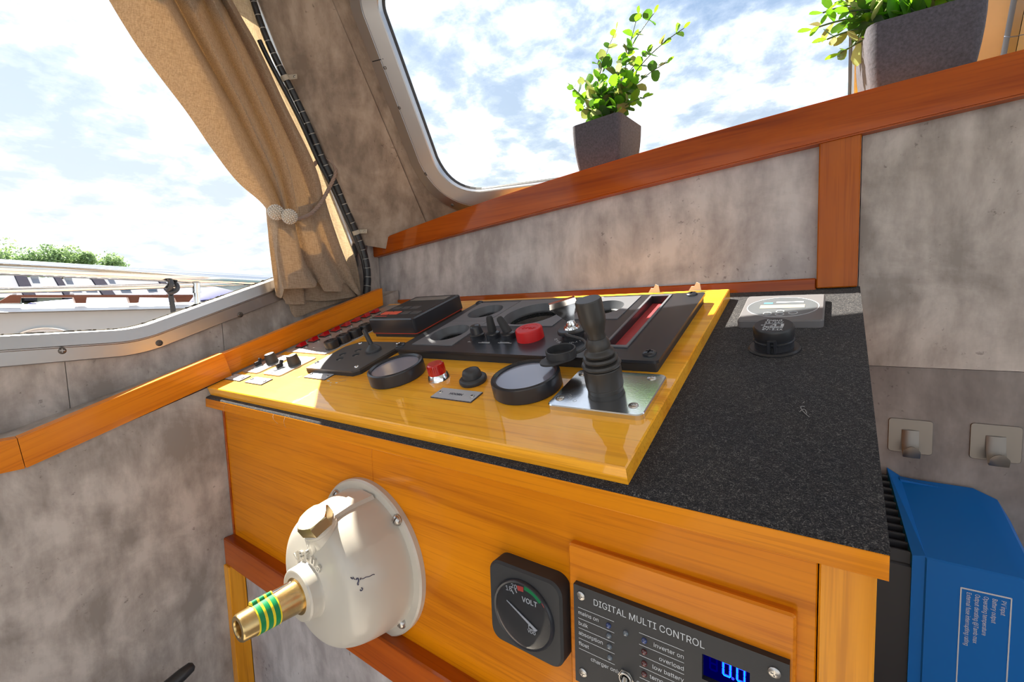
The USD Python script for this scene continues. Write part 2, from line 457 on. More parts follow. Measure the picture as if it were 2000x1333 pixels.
plain('brass_pale', (0.50, 0.39, 0.21), 0.30, metal=1.0)
plain('pump_white', (0.50, 0.465, 0.40), 0.30, coat=0.35, coat_roughness=0.15, bump=0.04, bscale=300)
plain('blue_plastic', (0.002, 0.115, 0.40), 0.42, spec=0.25)
plain('hazy_lens', (0.20, 0.195, 0.245), 0.35, coat=1.0, coat_roughness=0.12)
plain('pot', (0.064, 0.061, 0.078), 0.8, bump=0.8, bscale=260, var=0.35, vscale=420)
plain('soil', (0.04, 0.03, 0.02), 0.9)
plain('tape_green', (0.0, 0.20, 0.06), 0.35)
plain('tape_yellow', (0.72, 0.58, 0.02), 0.35)
plain('ink', (0.05, 0.05, 0.09), 0.5)
plain('cord', (0.30, 0.215, 0.175), 0.8, bump=0.6, bscale=900)
plain('pearl', (0.60, 0.55, 0.49), 0.22, coat=0.8)
plain('bead_core', (0.5, 0.43, 0.34), 0.6)
plain('clip_white', (0.42, 0.38, 0.31), 0.45)
plain('wire_white', (0.40, 0.38, 0.35), 0.5)
plain('lint', (0.22, 0.215, 0.21), 0.9)
plain('paper', (0.55, 0.54, 0.51), 0.8)
plain('device_grey', (0.14, 0.135, 0.14), 0.45)
plain('device_face', (0.12, 0.13, 0.14), 0.14, coat=0.6)
plain('lcd', (0.34, 0.31, 0.25), 0.25)
plain('lcd_dark', (0.12, 0.115, 0.105), 0.25)
plain('device_blue', (0.10, 0.35, 0.62), 0.5)
plain('grommet', (0.02, 0.02, 0.022), 0.5)
plain('sealant', (0.10, 0.085, 0.06), 0.8)
plain('boat_white', (0.62, 0.62, 0.61), 0.35)
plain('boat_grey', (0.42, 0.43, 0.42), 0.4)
plain('tarp_blue', (0.085, 0.09, 0.27), 0.7)
plain('tan_panel', (0.58, 0.42, 0.25), 0.5, var=0.06, vscale=30)
plain('roof_grey', (0.30, 0.30, 0.325), 1.0, spec=0.0)
plain('deck_teak', (0.40, 0.24, 0.17), 0.6)
plain('gable_dark', (0.045, 0.042, 0.055), 1.0, spec=0.0)
plain('house_wall', (0.40, 0.39, 0.38), 1.0, spec=0.0)
plain('house_glass', (0.10, 0.14, 0.20), 0.2)
plain('water', (0.05, 0.08, 0.09), 0.08, bump=0.4, bscale=3)
plain('land', (0.12, 0.16, 0.06), 0.9)
plain('bark', (0.12, 0.09, 0.06), 0.9)
plain('headliner', (0.66, 0.63, 0.58), 0.7)
plain('floor_brown', (0.33, 0.30, 0.27), 0.7)
plain('led_blue', (0.02, 0.04, 0.14), 0.15, coat=1.0)
plain('led_clear', (0.10, 0.12, 0.14), 0.12, coat=1.0)
plain('led_red', (0.07, 0.012, 0.012), 0.15, coat=1.0)
MAT['seg_lit'] = usdkit.material(stage, L + 'seg_lit', {'e': ('emission', {'color': (0.01, 0.02, 1.0), 'strength': 2.2})}, surface='e.emission')
MAT['seg_core'] = usdkit.material(stage, L + 'seg_core', {'e': ('emission', {'color': (0.0, 0.25, 1.0), 'strength': 1.6})}, surface='e.emission')
MAT['seg_dim'] = usdkit.material(stage, L + 'seg_dim', {'e': ('emission', {'color': (0.0, 0.0, 0.25), 'strength': 0.22})}, surface='e.emission')
MAT['glow_pane'] = usdkit.material(stage, L + 'glow_pane', {'e': ('emission', {'color': (0.0, 0.0, 0.10), 'strength': 0.25})}, surface='e.emission')
MAT['pane'] = usdkit.material(stage, L + 'pane', {
    't': ('transparent_bsdf', {'color': (0.97, 0.98, 0.98)}), 'g': ('glossy_bsdf', {'color': (1, 1, 1), 'roughness': 0.0}), 'f': ('fresnel', {'IOR': 1.12}), 'm': ('mix_closure', {})},
    [('f.fac', 'm.fac'), ('t.BSDF', 'm.closure1'), ('g.BSDF', 'm.closure2')], surface='m.closure')
MAT['lens'] = usdkit.material(stage, L + 'lens', {
    't': ('transparent_bsdf', {'color': (0.95, 0.96, 0.97)}), 'g': ('glossy_bsdf', {'color': (1, 1, 1), 'roughness': 0.03}), 'f': ('fresnel', {'IOR': 1.16}), 'm': ('mix_closure', {})},
    [('f.fac', 'm.fac'), ('t.BSDF', 'm.closure1'), ('g.BSDF', 'm.closure2')], surface='m.closure')


def leafmat(name, col, tcol, fac=0.45):
    MAT[name] = usdkit.material(stage, L + name, {
        'p': ('principled_bsdf', {'base_color': col, 'roughness': 0.45}), 't': ('translucent_bsdf', {'color': tcol}), 'm': ('mix_closure', {'fac': fac})},
        [('p.BSDF', 'm.closure1'), ('t.BSDF', 'm.closure2')], surface='m.closure')


leafmat('leaf_green', (0.045, 0.15, 0.012), (0.25, 0.62, 0.02))
leafmat('leaf_deep', (0.035, 0.085, 0.02), (0.10, 0.25, 0.02))
leafmat('leaf_pale', (0.32, 0.34, 0.17), (0.5, 0.6, 0.2))
leafmat('leaf_olive', (0.20, 0.17, 0.06), (0.3, 0.35, 0.08))
leafmat('stem_green', (0.06, 0.11, 0.05), (0.1, 0.2, 0.05), 0.2)
leafmat('tree_leaf', (0.26, 0.37, 0.17), (0.30, 0.42, 0.17), 0.45)
leafmat('tree_leaf_deep', (0.20, 0.31, 0.15), (0.24, 0.35, 0.15), 0.45)
# ------------------------------------------------------------------ setting
ct, st = math.cos(math.radians(18.6)), math.sin(math.radians(18.6))
TT = st / ct
BF = np.eye(4)
BF[:3, 0] = (1, 0, 0); BF[:3, 1] = (0, ct, st); BF[:3, 2] = (0, -st, ct); BF[:3, 3] = (0, -0.019, 0.9945)


def on_board(u, v, w=0.012):
    return BF @ TR(u, v, w)


WALL_Y = 0.313
FLOOR_Z = 0.585
ex_yz = np.array([[0, 0, 1, 0], [1, 0, 0, 0], [0, 1, 0, 0], [0, 0, 0, 1.0]])     # (a, b, c) -> x = c, y = a, z = b


def slab_yz(poly, x0, x1):
    return moved(extr(poly, x0, x1), ex_yz)


def slab_xz(poly, y0, y1):
    return moved(extr(poly, -y1, -y0), RX(90))


struct = dict(kind='structure')
solo('floor', bx(-0.1, 2.2, -2.6, 0.33, FLOOR_Z - .03, FLOOR_Z, 0), 'floor_brown', **struct)
solo('ceiling', bx(-0.12, 2.2, -0.95, 0.20, 1.620, 1.65, 0), 'headliner', **struct)

# left wall: lining under the ledge, ledge, window wall with its opening
WL = thing('wall_left', None, None, **struct)


def ledge_z(y):
    return 0.9825 + np.maximum(0, y + 0.186) * 0.305


part(WL, 'lining', slab_yz(Polygon([(-1.8, FLOOR_Z), (0.31, FLOOR_Z), (0.31, 1.112), (0.02, 1.018), (-0.177, 0.956), (-1.8, 0.953)]), -0.06, 0.0), 'concrete')
part(WL, 'ledge', slab_yz(Polygon([(-1.8, 0.955), (-0.186, 0.955), (0.31, 1.104), (0.31, ledge_z(.31)), (-0.186, 0.9825), (-1.8, 0.9825)]), -0.06, -0.006), 'concrete')
FRO = 0.0335                                                     # width of the frame
win_in = np.array([(-1.30, 1.0862), (-0.070, 1.0862), (0.2640, 1.2110), (0.1180, 1.5740), (-1.30, 1.5740)])
win_path = fillet(win_in, [.04, .10, .035, .035, .04], 8)
hole = Polygon(win_path).buffer(0.014)
wall_poly = Polygon([(-1.8, 0.955), (-0.186, 0.955), (0.315, 1.10), (0.335, 1.245), (0.20, 1.63), (-1.8, 1.63)]).difference(hole)
part(WL, 'window_wall', slab_yz(wall_poly, -0.085, -0.0625), 'concrete')
strip = Polygon([(-1.8, 0.95)] + [(y, ledge_z(y) - .004) for y in (-.186, .31)] + [(.31, 1.30), (-1.8, 1.30)]).difference(Polygon(win_path).buffer(FRO - .004))
for a, b in ((-1.8, -.1345), (-.1338, .0305), (.0312, .31)):
    g = strip.intersection(sbox(a, .9, b, 1.26))
    g = max(getattr(g, 'geoms', [g]), key=lambda q: q.area)
    part(WL, 'facing_panel', slab_yz(g, -0.0625, -0.0600), 'concrete')

W1 = thing('window_1', None, None, **struct)
prof = [(0, -.024), (0, .0035), (.0012, .0052), (.0150, .0075), (.0162, .0050), (.0168, .0050), (.0178, .0062), (.0325, .0052), (.0335, .0040), (.0335, -.0005), (.006, -.0005), (.006, -.024)]
part(W1, 'window_frame', loop_sweep(win_path[::-1] if Polygon(win_path).exterior.is_ccw is False else win_path, prof, lambda p, q, d: np.stack([-0.06 + d, p, q], -1)), 'alu_frame', 25)
part(W1, 'pane', slab_yz(Polygon(win_path).buffer(0.003), -0.079, -0.0765), 'pane', False)
gk = LineString(list(win_path) + [win_path[0]])
part(W1, 'sealant_bead', loop_sweep(win_path, [(-.0012, -.0768), (.002, -.0768), (.002, -.0735)], lambda p, q, d: np.stack([d, p, q], -1)), 'sealant', False)
sc_yz = np.array([[0, 0, 1, 0], [1, 0, 0, 0], [0, 1, 0, 0], [0, 0, 0, 1.0]])
for y, z in ((-.1361, 1.0657), (-.0462, 1.0664), (.054, 1.0992), (-.30, 1.0660)):
    part(W1, 'screw', moved(screw(.0042, .0020), TR(-.0552, y, z) @ sc_yz), 'dark_screw', 40)

# wood nosings on the left wall
solo('trim_1', cat_([slab_yz(Polygon([(-0.1805, .9545), (0.0125, 1.0192), (0.0045, 1.0500), (-0.1835, .9855)]).buffer(-.0012).buffer(.0012), -0.012, 0.0045)]), 'trim_wood', **struct)
solo('trim_2', slab_yz(Polygon([(-1.2, .957), (-0.181, .9545), (-0.184, .9855), (-1.2, .9855)]), -0.012, 0.0045), 'trim_wood', **struct)
solo('trim_3', slab_yz(Polygon([(-0.004, 1.0145), (0.270, 1.1072), (0.270, 1.1375), (0.004, 1.0475), (-0.012, 1.0435)]), -0.014, -0.0015), 'trim_wood', **struct)

# front wall
WF = thing('wall_front', None, None, **struct)
part(WF, 'panel', slab_xz(Polygon([(-.12, FLOOR_Z), (.672, FLOOR_Z), (.672, 1.275), (-.12, 1.215)]), WALL_Y, WALL_Y + .02), 'concrete_light', label='pale grey concrete-look panel under the sloping rail')
part(WF, 'panel', slab_xz(Polygon([(.6725, 1.0283), (1.30, 1.0283), (1.30, 1.285), (.6725, 1.275)]), WALL_Y - .001, WALL_Y + .02), 'concrete')
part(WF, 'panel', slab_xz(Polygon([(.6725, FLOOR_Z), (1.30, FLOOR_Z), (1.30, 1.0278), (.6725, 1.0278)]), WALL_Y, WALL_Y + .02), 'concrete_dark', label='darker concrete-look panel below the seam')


def rail_top(x): return 1.2358 + .1268 * x - .0735 * x * x
def rail_bot(x): return 1.2046 + .0865 * x - .0290 * x * x


xs = np.linspace(-.100, 1.25, 60)
rp = Polygon([(x, rail_bot(x)) for x in xs] + [(x, rail_top(x)) for x in xs[::-1]])
rail = cat_([slab_xz(rp.buffer(-.0015), WALL_Y - .0125, WALL_Y), slab_xz(rp, WALL_Y - .0112, WALL_Y + .006)])
solo('trim_4', rail, 'rail_wood', **struct)
solo('trim_5', bx(.6385, .6715, WALL_Y - .009, WALL_Y, 1.106, rail_bot(.655) + .004, .001), 'post_wood', **struct)
solo('trim_6', bx(-.075, .6383, WALL_Y - .006, WALL_Y, 1.098, 1.1165, .0012), 'rail_wood', **struct)

# windscreen plane
A16 = math.radians(16)
D1 = np.array([math.cos(A16), math.sin(A16), 0]); E1 = np.array([0, -.5253, .8509]); WP = np.array([.1, .40, 1.22])
WN = np.cross(D1, E1); WN /= np.linalg.norm(WN)                    # towards the cabin


def wplace(p, q, d):
    return WP + np.multiply.outer(p, D1) + np.multiply.outer(q, E1) + np.multiply.outer(d, WN)


def wpq(P):
    s = np.linalg.lstsq(np.c_[D1, E1, WN], np.asarray(P, float) - WP, rcond=None)[0]; return s[:2]


WM = np.eye(4); WM[:3, 0] = D1; WM[:3, 1] = E1; WM[:3, 2] = WN; WM[:3, 3] = WP
z2q = lambda z: (z - 1.22) / .8509
x2p = lambda x: (x - .1) / math.cos(A16)
ws_in = np.array([(x2p(.0905), z2q(1.2975)), (x2p(.6690), z2q(1.2975)), (x2p(.6650), z2q(1.556)), (x2p(.109), z2q(1.556))])
ws_path = fillet(ws_in, [.060, .055, .03, .03], 10)
W2 = thing('window_2', None, None, **struct)
prof2 = [(0, -.020), (0, .001), (.0014, .0026), (.0235, .0056), (.0242, .0046), (.0252, .0046), (.0258, .0052), (.0430, .0036), (.0440, .0022), (.0440, -.003), (.006, -.003), (.006, -.020)]
part(W2, 'window_frame', loop_sweep(ws_path, prof2, wplace), 'alu_frame', 25)
part(W2, 'pane', moved(extr(Polygon(ws_path).buffer(.003), -.0165, -.0145), WM), 'pane', False)
part(W2, 'rubber_gasket', loop_sweep(ws_path, [(-.0022, -.0145), (.003, -.0145), (.003, -.0105), (-.0005, -.0105)], wplace), 'grommet', False)
for P in ((.0826, .233, 1.472), (.078, .262, 1.423), (.0735, .318, 1.332), (.096, .359, 1.283), (.188, .391, 1.281), (.10, .185, 1.558)):
    p, q = wpq(P); part(W2, 'screw', moved(screw(.0033, .0018, n=14), WM @ TR(p, q, .0040)), 'dark_screw', 40)
pj = wpq((.0705, .2285, 1.4845))
part(W2, 'joint', moved(cbox(.020, .0014, .0006, .0001), WM @ TR(pj[0] + .0045, pj[1] + .0005, .0050)), 'black', False, label='dark butt joint across the frame')
cr_b = []
for k in range(150):
    y = rng.uniform(-.55, .22); z = 1.0862 if y < -.070 else 1.0862 + (y + .070) * .375
    cr_b.append(cbox(.0014, rng.uniform(.001, .0060), rng.uniform(.0008, .0022), .0003, (-.0745, y, z + .0006)))
part(W1, 'moss_crumbs', cat_(cr_b), 'sealant', False, kind='stuff')
# pillar between side window and windscreen
WPL = thing('wall_corner', None, None, **struct)


def quad_slab(P, d):
    P = np.asarray(P, float); n = np.cross(P[1] - P[0], P[-1] - P[0]); n /= np.linalg.norm(n)
    return hull(np.vstack([P, P + n * d]))


pl = [np.array((-.050, .290, 1.158)), np.array((-.050, .0900, 1.62)), np.array((.0430, .1400, 1.62)), np.array((.0265, .392, 1.196))]
part(WPL, 'pillar_panel', quad_slab([np.array((-.050, .2500, 1.2200)), pl[1], pl[2], pl[3], np.array((-.022, .3010, 1.2195))], .012), 'concrete_brown')
fp = Polygon([(x2p(.0180), z2q(1.19)), (x2p(.80), z2q(1.19)), (x2p(.80), z2q(1.64)), (x2p(.0340), z2q(1.64))]).difference(Polygon(ws_path).buffer(.012))
part(WPL, 'surround', moved(extr(fp, -.020, -.003), WM), 'concrete_brown')
solo('wall_center', moved(extr(Polygon([(x2p(.705), z2q(1.20)), (x2p(.800), z2q(1.20)), (x2p(.802), z2q(1.63)), (x2p(.707), z2q(1.63))]), -.003, .0005), WM), 'tan_panel', **struct)
W3 = thing('window_3', None, None, **struct)
fr3 = [(x2p(.8045), z2q(1.20), x2p(.8045), z2q(1.3775)), (x2p(.8045), z2q(1.3782), x2p(.8055), z2q(1.62))]
for a, b, c, d in fr3:
    part(W3, 'window_frame', moved(cat_([hull([(a, b, -.01), (a + .0075, b, -.01), (c, d, -.01), (c + .0075, d, -.01), (a, b, .004), (a + .0062, b, .006), (c, d, .004), (c + .0062, d, .006)]),
                                        hull([(a + .0078, b, -.01), (a + .03, b, -.01), (c + .0078, d, -.01), (c + .03, d, -.01), (a + .0078, b, .004), (a + .03, b, .002), (c + .0078, d, .004), (c + .03, d, .002)])]), WM), 'alu_frame', 20)
part(W3, 'pane', moved(cbox(.46, .55, .002, 0, (x2p(.8045) + .25, .22, -.012)), WM), 'pane', False)
# varnished sill behind the rail
def sill_z(x): return rail_top(x) - .012


sx = np.linspace(-.058, 1.2, 60)
sv_ = np.array([[(x, y, sill_z(x) - .006) for y in np.linspace(WALL_Y + .0065, max(.34, .400 + (x - .1) * .2867 - (sill_z(x) - 1.22) * .617 - .004), 4)] for x in sx])
solo('trim_7', thick(sv_, .012), 'sill_wood', **struct)
# ------------------------------------------------------------------ helm console
HC = thing('helm_console', 'orange varnished wooden helm console with a sloping charcoal carpet top', 'console')
CW = 0.672
part(HC, 'front_panel', bx(.001, .3122, 0, .012, .79, .986, .0006), 'panel_wood')
part(HC, 'front_panel', bx(.3126, .6495, 0, .012, .79, .986, .0006), 'panel_wood')
part(HC, 'corner_post', bx(.650, .6712, -.0012, .020, FLOOR_Z, .990, .0008), 'stile_wood', label='lighter upright post at the right corner')
part(HC, 'rail', bx(.0005, .650, -.0135, .002, .768, .8045, .0015), 'rail_wood')
part(HC, 'stile', bx(.0005, .0155, -.016, .004, FLOOR_Z, .7685, .001), 'stile_wood')
part(HC, 'stile', bx(.0006, .0052, -.0015, .002, .8045, .978, .0005), 'rail_wood')
part(HC, 'lower_panel', bx(.0155, .650, .004, .014, FLOOR_Z, .770, 0), 'concrete_light', label='grey concrete-look panel below the wooden rail')
part(HC, 'side_panel', slab_yz(Polygon([(.012, FLOOR_Z), (.312, FLOOR_Z), (.312, 1.09), (.012, .992)]), .656, .670), 'panel_wood')
lip = [(-.019, .9935), (-.0195, .983), (-.012, .980), (.02, .9805), (.02, 1.0065)]
part(HC, 'nosing', slab_yz(Polygon(lip).buffer(-.0008).buffer(.0008), .0005, .6735), 'panel_wood')
cp = Polygon([(0, -.0045), (.3495, -.0045), (.3495, .0005), (.0012, .0005), (0, -.0006)])
part(HC, 'carpet_top', moved(slab_yz(cp, .0005, .6737), BF @ np.linalg.inv(np.eye(4))), 'carpet', False)
# fuzz and lint caught in the felt
fz = []
for k in range(520):
    u, v = rng.uniform(.57, .672), rng.uniform(.004, .345)
    a = rng.uniform(0, 2 * np.pi); l = rng.uniform(.001, .0036)
    c = rng.normal(0, .6)
    P = np.array([(u + l * t * math.cos(a + c * t), v + l * t * math.sin(a + c * t), .0006 + .0005 * math.sin(t * 3.1)) for t in (0, .35, .7, 1)])
    P[:, 0] = np.clip(P[:, 0], .0, .6735)
    fz.append(tube(P, .00005, 3, False))
part(HC, 'lint', moved(cat_(fz), BF), 'lint', False, kind='stuff')
lb = [spline([(.6395, .1085, .001), (.6378, .1045, .0022), (.6402, .1005, .001), (.6425, .0965, .0012)], 14), spline([(.6372, .1015, .001), (.6395, .1035, .002), (.641, .1005, .001)], 10), spline([(.6385, .113, .001), (.6392, .1145, .001)], 5)]
part(HC, 'lint', moved(cat_([tube(P, .00028, 4) for P in lb]), BF), 'lint', False, label='pale fluff ball on the carpet')
hr = [[(.06, -.018, .9935), (.0605, -.0215, .990), (.058, -.0208, .984)], [(.175, -.0185, .994), (.18, -.022, .9905), (.186, -.0205, .985)], [(.20, -.019, .9945), (.2035, -.0228, .989), (.2025, -.021, .983)]]
part(HC, 'lint', cat_([tube(spline(h, 14), .00012, 3, False) for h in hr]), 'lint', False, label='loose hairs hanging over the front nosing')
fl = [spline([(.22, -.0150, .868), (.245, -.0158, .861), (.24, -.0150, .859)], 8)]

# instrument board
bd = sbox(.0012, .0065, .5617, .3235)
IB = '/World/' + numbered('/World', 'instrument_board')
UsdGeom.Xform.Define(stage, IB)
for k, v in (('label', 'yellow-orange varnished wooden instrument board lying on the black carpet'), ('category', 'board')):
    stage.GetPrimAtPath(IB).SetCustomDataByKey(k, v)
part(IB, 'board', plate(bd, 0.0006, .012, .0009), 'board_wood', M=BF)
sc = [(.2035, .0545, .0065, .002), (.2125, .0515, .0022, .0022), (.221, .053, .0045, .0022), (.2185, .047, .002, .0012)]
ch = []
for u, v, a, b in sc:
    q = Polygon([(u + a / 2 * math.cos(t) * rng.uniform(.7, 1.1), v + b / 2 * math.sin(t) * rng.uniform(.6, 1.1)) for t in np.linspace(0, 2 * np.pi, 14)[:-1]])
    ch.append(extr(q.buffer(0), .01205, .01225))
part(IB, 'chip', cat_(ch), 'paper', False, M=BF, label='pale chipped spots in the varnish')
part(IB, 'scratch', cat_([tube([(.222, .055, .0121), (.2285, .0605, .0121)], .00012, 3, False), tube([(.213, .062, .0121), (.223, .0675, .0121)], .0001, 3, False)]), 'lint', False, M=BF)


def bt(name, label, cat, u, v, w=.012, group=None):
    return thing(name, label, cat, on_board(u, v, w), group)


def plate_text(s, h, x, y, z, align='c', bold=False):
    return text(s, h, .00025, bold, align, TR(x, y, z))


# two bilge switch plates at the left end
for i, (u, v, lab) in enumerate(((.0275, .0765, 'brushed aluminium switch plate with toggle and black knob, nearest the left wall'), (.0840, .0770, 'brushed aluminium switch plate with toggle and black knob, beside the joystick plate'))):
    t = bt('switch_plate', lab, 'switch', u, v)
    part(t, 'base_plate', plate(rrect(.0435, .0530, .004), 0, .0016, .0003), 'alu_plate')
    part(t, 'toggle_slot', cbox(.0075, .0115, .0012, .0002, (-.008, -.0115, .002)), 'print_grey')
    part(t, 'toggle', moved(cat_([cbox(.0042, .0085, .0055, .0006, (0, 0, .0030)), moved(cbox(.0040, .004, .0065, .0006), RX(-35), TR(0, .0035, .0055))]), TR(-.0085, -.0085, .0022)), 'black')
    kn = lathe([(0, 0), (.0082, 0), (.0080, .001), (.0066, .0125), (.0058, .0132), (0, .0132)], 20)
    part(t, 'knob', moved(kn, TR(.0065, .0035, .0016)), 'rubber_warm', 50)
    part(t, 'screw', moved(screw(.0016, .0008, n=12), TR(.002, .0205, .0016)), 'steel')
    part(t, 'screw', moved(screw(.0016, .0008, n=12), TR(-.002, -.0225, .0016)), 'steel')

# small engraved label plates
for u, v, s, lab in ((.0255, .0355, None, 'small white engraved label plate nearest the left wall'), (.0825, .0352, None, 'small white engraved label plate second from the left wall'),
                     (.1745, .0622, None, 'small white engraved label plate in front of the joystick plate'), (.3920, .0570, 'HOORN', 'white label plate engraved HOORN in front of the black rubber button')):
    t = bt('label_plate', lab, 'label', u, v)
    w, h = (.0465, .0168) if s else (.0425, .0148)
    part(t, 'core', plate(sbox(-w / 2, -h / 2, w / 2, h / 2), 0, .0009), 'label_core', False)
    part(t, 'face', plate(sbox(-w / 2 + .0004, -h / 2 + .0004, w / 2 - .0004, h / 2 - .0004), .0009, .0013), 'label_white', False)
    if s:
        part(t, 'lettering', plate_text(s, .0030, 0, -.0015, .0013), 'print_dark', False)
    else:
        part(t, 'lettering', cat_([cbox(.0095, .0007, .0002, 0, (0, .0004, .0013))]), 'print_grey', False)
    for sx in (-1, 1):
        part(t, 'screw', moved(screw(.0020, .0011, n=14), TR(sx * (w / 2 - .0045), sx * -.0004, .0013)), 'steel', 40)

# switch panel with the row of red rockers
SP = bt('fuse_panel', 'white switch panel with eight red rocker switches along the left wall', 'fuse panel', 0, 0)
part(SP, 'base_plate', plate(Polygon([(.0072, .1150), (.1085, .1135), (.1085, .312), (.0072, .312)]), 0, .0014, .0003), 'alu_plate')
for k, (u, v) in enumerate(zip(np.linspace(.0207, .0206, 8), np.linspace(.1326, .2727, 8))):
    r = part(SP, 'rocker_switch', plate(sbox(u - .0085, v - .0058, u + .0085, v + .0058), .0014, .0028, .0004), 'black')
    wedge = hull([(u - .0072, v - .0046, .0028), (u + .0072, v - .0046, .0028), (u - .0072, v + .0046, .0028), (u + .0072, v + .0046, .0028), (u + .0066, v - .0046, .0088), (u + .0066, v + .0046, .0088), (u + .0015, v - .0046, .0058), (u + .0015, v + .0046, .0058), (u - .0070, v - .0046, .0040), (u - .0070, v + .0046, .0040)])
    part(r, 'rocker', wedge, 'red_lens')
    part(SP, 'pilot_lamp', moved(lathe([(0, 0), (.0022, 0), (.0022, .0012), (.0012, .002), (0, .002)], 14), TR(u + .0165, v - .002, .0014)), 'steel', 40)
for k, v in enumerate(np.linspace(.1335, .1925, 4)):
    c = part(SP, 'fuse_holder', moved(lathe([(0, 0), (.0096, 0), (.0096, .009), (.0088, .0112), (.005, .0112), (.005, .0105), (0, .0105)], 28), TR(.0985, v, .0014)), 'black', 40)
    part(c, 'slot', cbox(.011, .0012, .0004, 0, (.0985, v, .0127)), 'dark_grey', False)
part(SP, 'engraving', cat_([cbox(.012, .0006, .0001, 0, (.058, v, .00145)) for v in np.linspace(.1305, .2707, 8)] + [cbox(.009, .0006, .0001, 0, (.078, v, .00145)) for v in np.linspace(.1335, .1925, 4)]), 'print_grey', False)

# bow thruster plate with its little joystick
JP = bt('joystick_plate', 'dark grey control plate with a short black joystick and four indicator holes', 'control panel', 0, 0)
jo = Polygon([(.1405, .0665), (.2290, .0690), (.2355, .0755), (.2325, .1490), (.1475, .1465), (.1345, .1290)])
jp = jo.buffer(-.0022).buffer(.0022)
hls = [(.1712, .0952), (.1598, .1076), (.1862, .1080), (.1740, .1206)]
top = extr(jp.buffer(-.0003).difference(unary_union([Point(p).buffer(.0046) for p in hls])), .0040, .0062)
part(JP, 'housing', plate(jp, 0, .0040), 'black_matte')
part(JP, 'face_plate', top, 'dark_grey', False)
for (u, v) in hls:
    part(JP, 'indicator', moved(lathe([(0, 0), (.0030, 0), (.0022, .0011), (0, .0015)], 16), TR(u + .0003, v - .0004, .0041)), 'steel', 50)
for (u, v) in ((.1430, .0815), (.2245, .0800), (.2235, .1440), (.1530, .1405)):
    part(JP, 'screw', moved(screw(.0027, .0015, n=16), TR(u, v, .0062)), 'stainless', 40)
jb = part(JP, 'joystick', moved(lathe([(0, 0), (.0098, 0), (.0098, .0022), (.0088, .0036), (.0040, .0078), (.0030, .0092), (0, .0096)], 28), TR(.2045, .1210, .0062)), 'rubber', 50, label='black joystick in a rubber boot')
part(jb, 'stick', moved(lathe([(0, -.004), (.0030, -.004), (.0027, .018), (.0022, .0198), (0, .0203)], 18), RY(-12), TR(.2038, .1210, .0146)), 'black', 50)

# auto pilot box
AP = bt('autopilot_display', 'black box instrument with two orange-red keys and a red stripe round its base', 'instrument', .1795, .2235, .012)
aw, ah = .0900, .0960
part(AP, 'foot', plate(rrect(aw - .004, ah - .004, .003), 0, .0050), 'black_matte')
part(AP, 'stripe', plate(rrect(aw - .0012, ah - .0012, .004), .0050, .0064), 'red_line')
part(AP, 'case', plate(rrect(aw, ah, .004), .0064, .0265, .0016), 'black_satin', 40)
ax, ay = -aw / 2, -ah / 2
part(AP, 'face_plate', plate(rrect(aw - .009, ah - .008, .003), .0265, .0267), 'black_matte', False)
part(AP, 'screen', plate(sbox(-.036, .0255, .034, .0405), .0267, .0270), 'lcd_dark', False)
for x in (-.0290, -.0105):
    part(AP, 'key', plate(rrect(.0160, .0110, .001, x, -.0262), .0267, .0275, .0003), 'orange_red')
for k in range(3):
    part(AP, 'key', plate(rrect(.0150, .0100, .001, -.0290 + .0185 * k, -.0055), .0267, .0273, .0003), 'dark_grey')
for k in range(2):
    part(AP, 'key', plate(rrect(.0150, .0100, .001, .0105 + .0185 * k, -.0262), .0267, .0273, .0003), 'dark_grey')
part(AP, 'stripe', plate(sbox(-.040, -.0392, -.016, -.0365), .0267, .0269), 'red_line', False, label='dull red strip along the front edge of the face')

# round gauges standing proud of the board
for u, v, lab in ((.2930, .0790, 'round black gauge with a hazy lens, left of the red lamp'), (.4510, .0808, 'round black gauge with a hazy lens, under the hanging rubber flap')):
    t = bt('round_gauge', lab, 'gauge', u, v)
    part(t, 'case', lathe([(.0245, .0105), (.0245, .0122), (.0265, .0135), (.0283, .0128), (.0287, .0115), (.0288, .0008), (.0280, 0), (0, 0), (0, .004), (.0245, .004), (.0245, .0105)], 72), 'black_satin', 35)
    part(t, 'dial', disc(.0243, .0040, .0050), 'face_grey', 40)
    part(t, 'lens', disc(.0245, .0102, .0110, n=60), 'hazy_lens', 40)
    part(t, 'bezel', ring(.0222, .0246, .0088, .0098, .0003, 60), 'black', 35)

# red warning lamp, rubber button
t = bt('warning_lamp', 'red warning lamp in a chrome ring between gauge and rubber button', 'lamp', .3478, .0824)
part(t, 'collar', lathe([(0, 0), (.0110, 0), (.0108, .0012), (.0094, .0048), (.0082, .0062), (0, .0062)], 40), 'chrome', 35)
lens_ = lathe([(0, .0055), (.0086, .0055), (.0077, .0152), (.0068, .0162), (0, .0164)], 40)
part(t, 'lens', lens_, 'red_lens', 35)
part(t, 'rib', cat_([cbox(.0005, .0005, .0085, 0, (.0082 * math.cos(a), .0082 * math.sin(a), .0102)) for a in np.linspace(0, 2 * np.pi, 25)[:-1]]), 'red_lens', False)
t = bt('horn_button', 'black rubber push button behind the engraved HOORN plate', 'button', .3915, .0822)
part(t, 'flange', lathe([(0, 0), (.0120, 0), (.0128, .0018), (.0126, .0040), (.0108, .0055), (.0085, .0052), (0, .005)], 44), 'rubber', 60)
part(t, 'cap', lathe([(0, .0048), (.0088, .0048), (.0086, .0090), (.0074, .0118), (.0045, .0130), (0, .0133)], 44), 'rubber', 60)

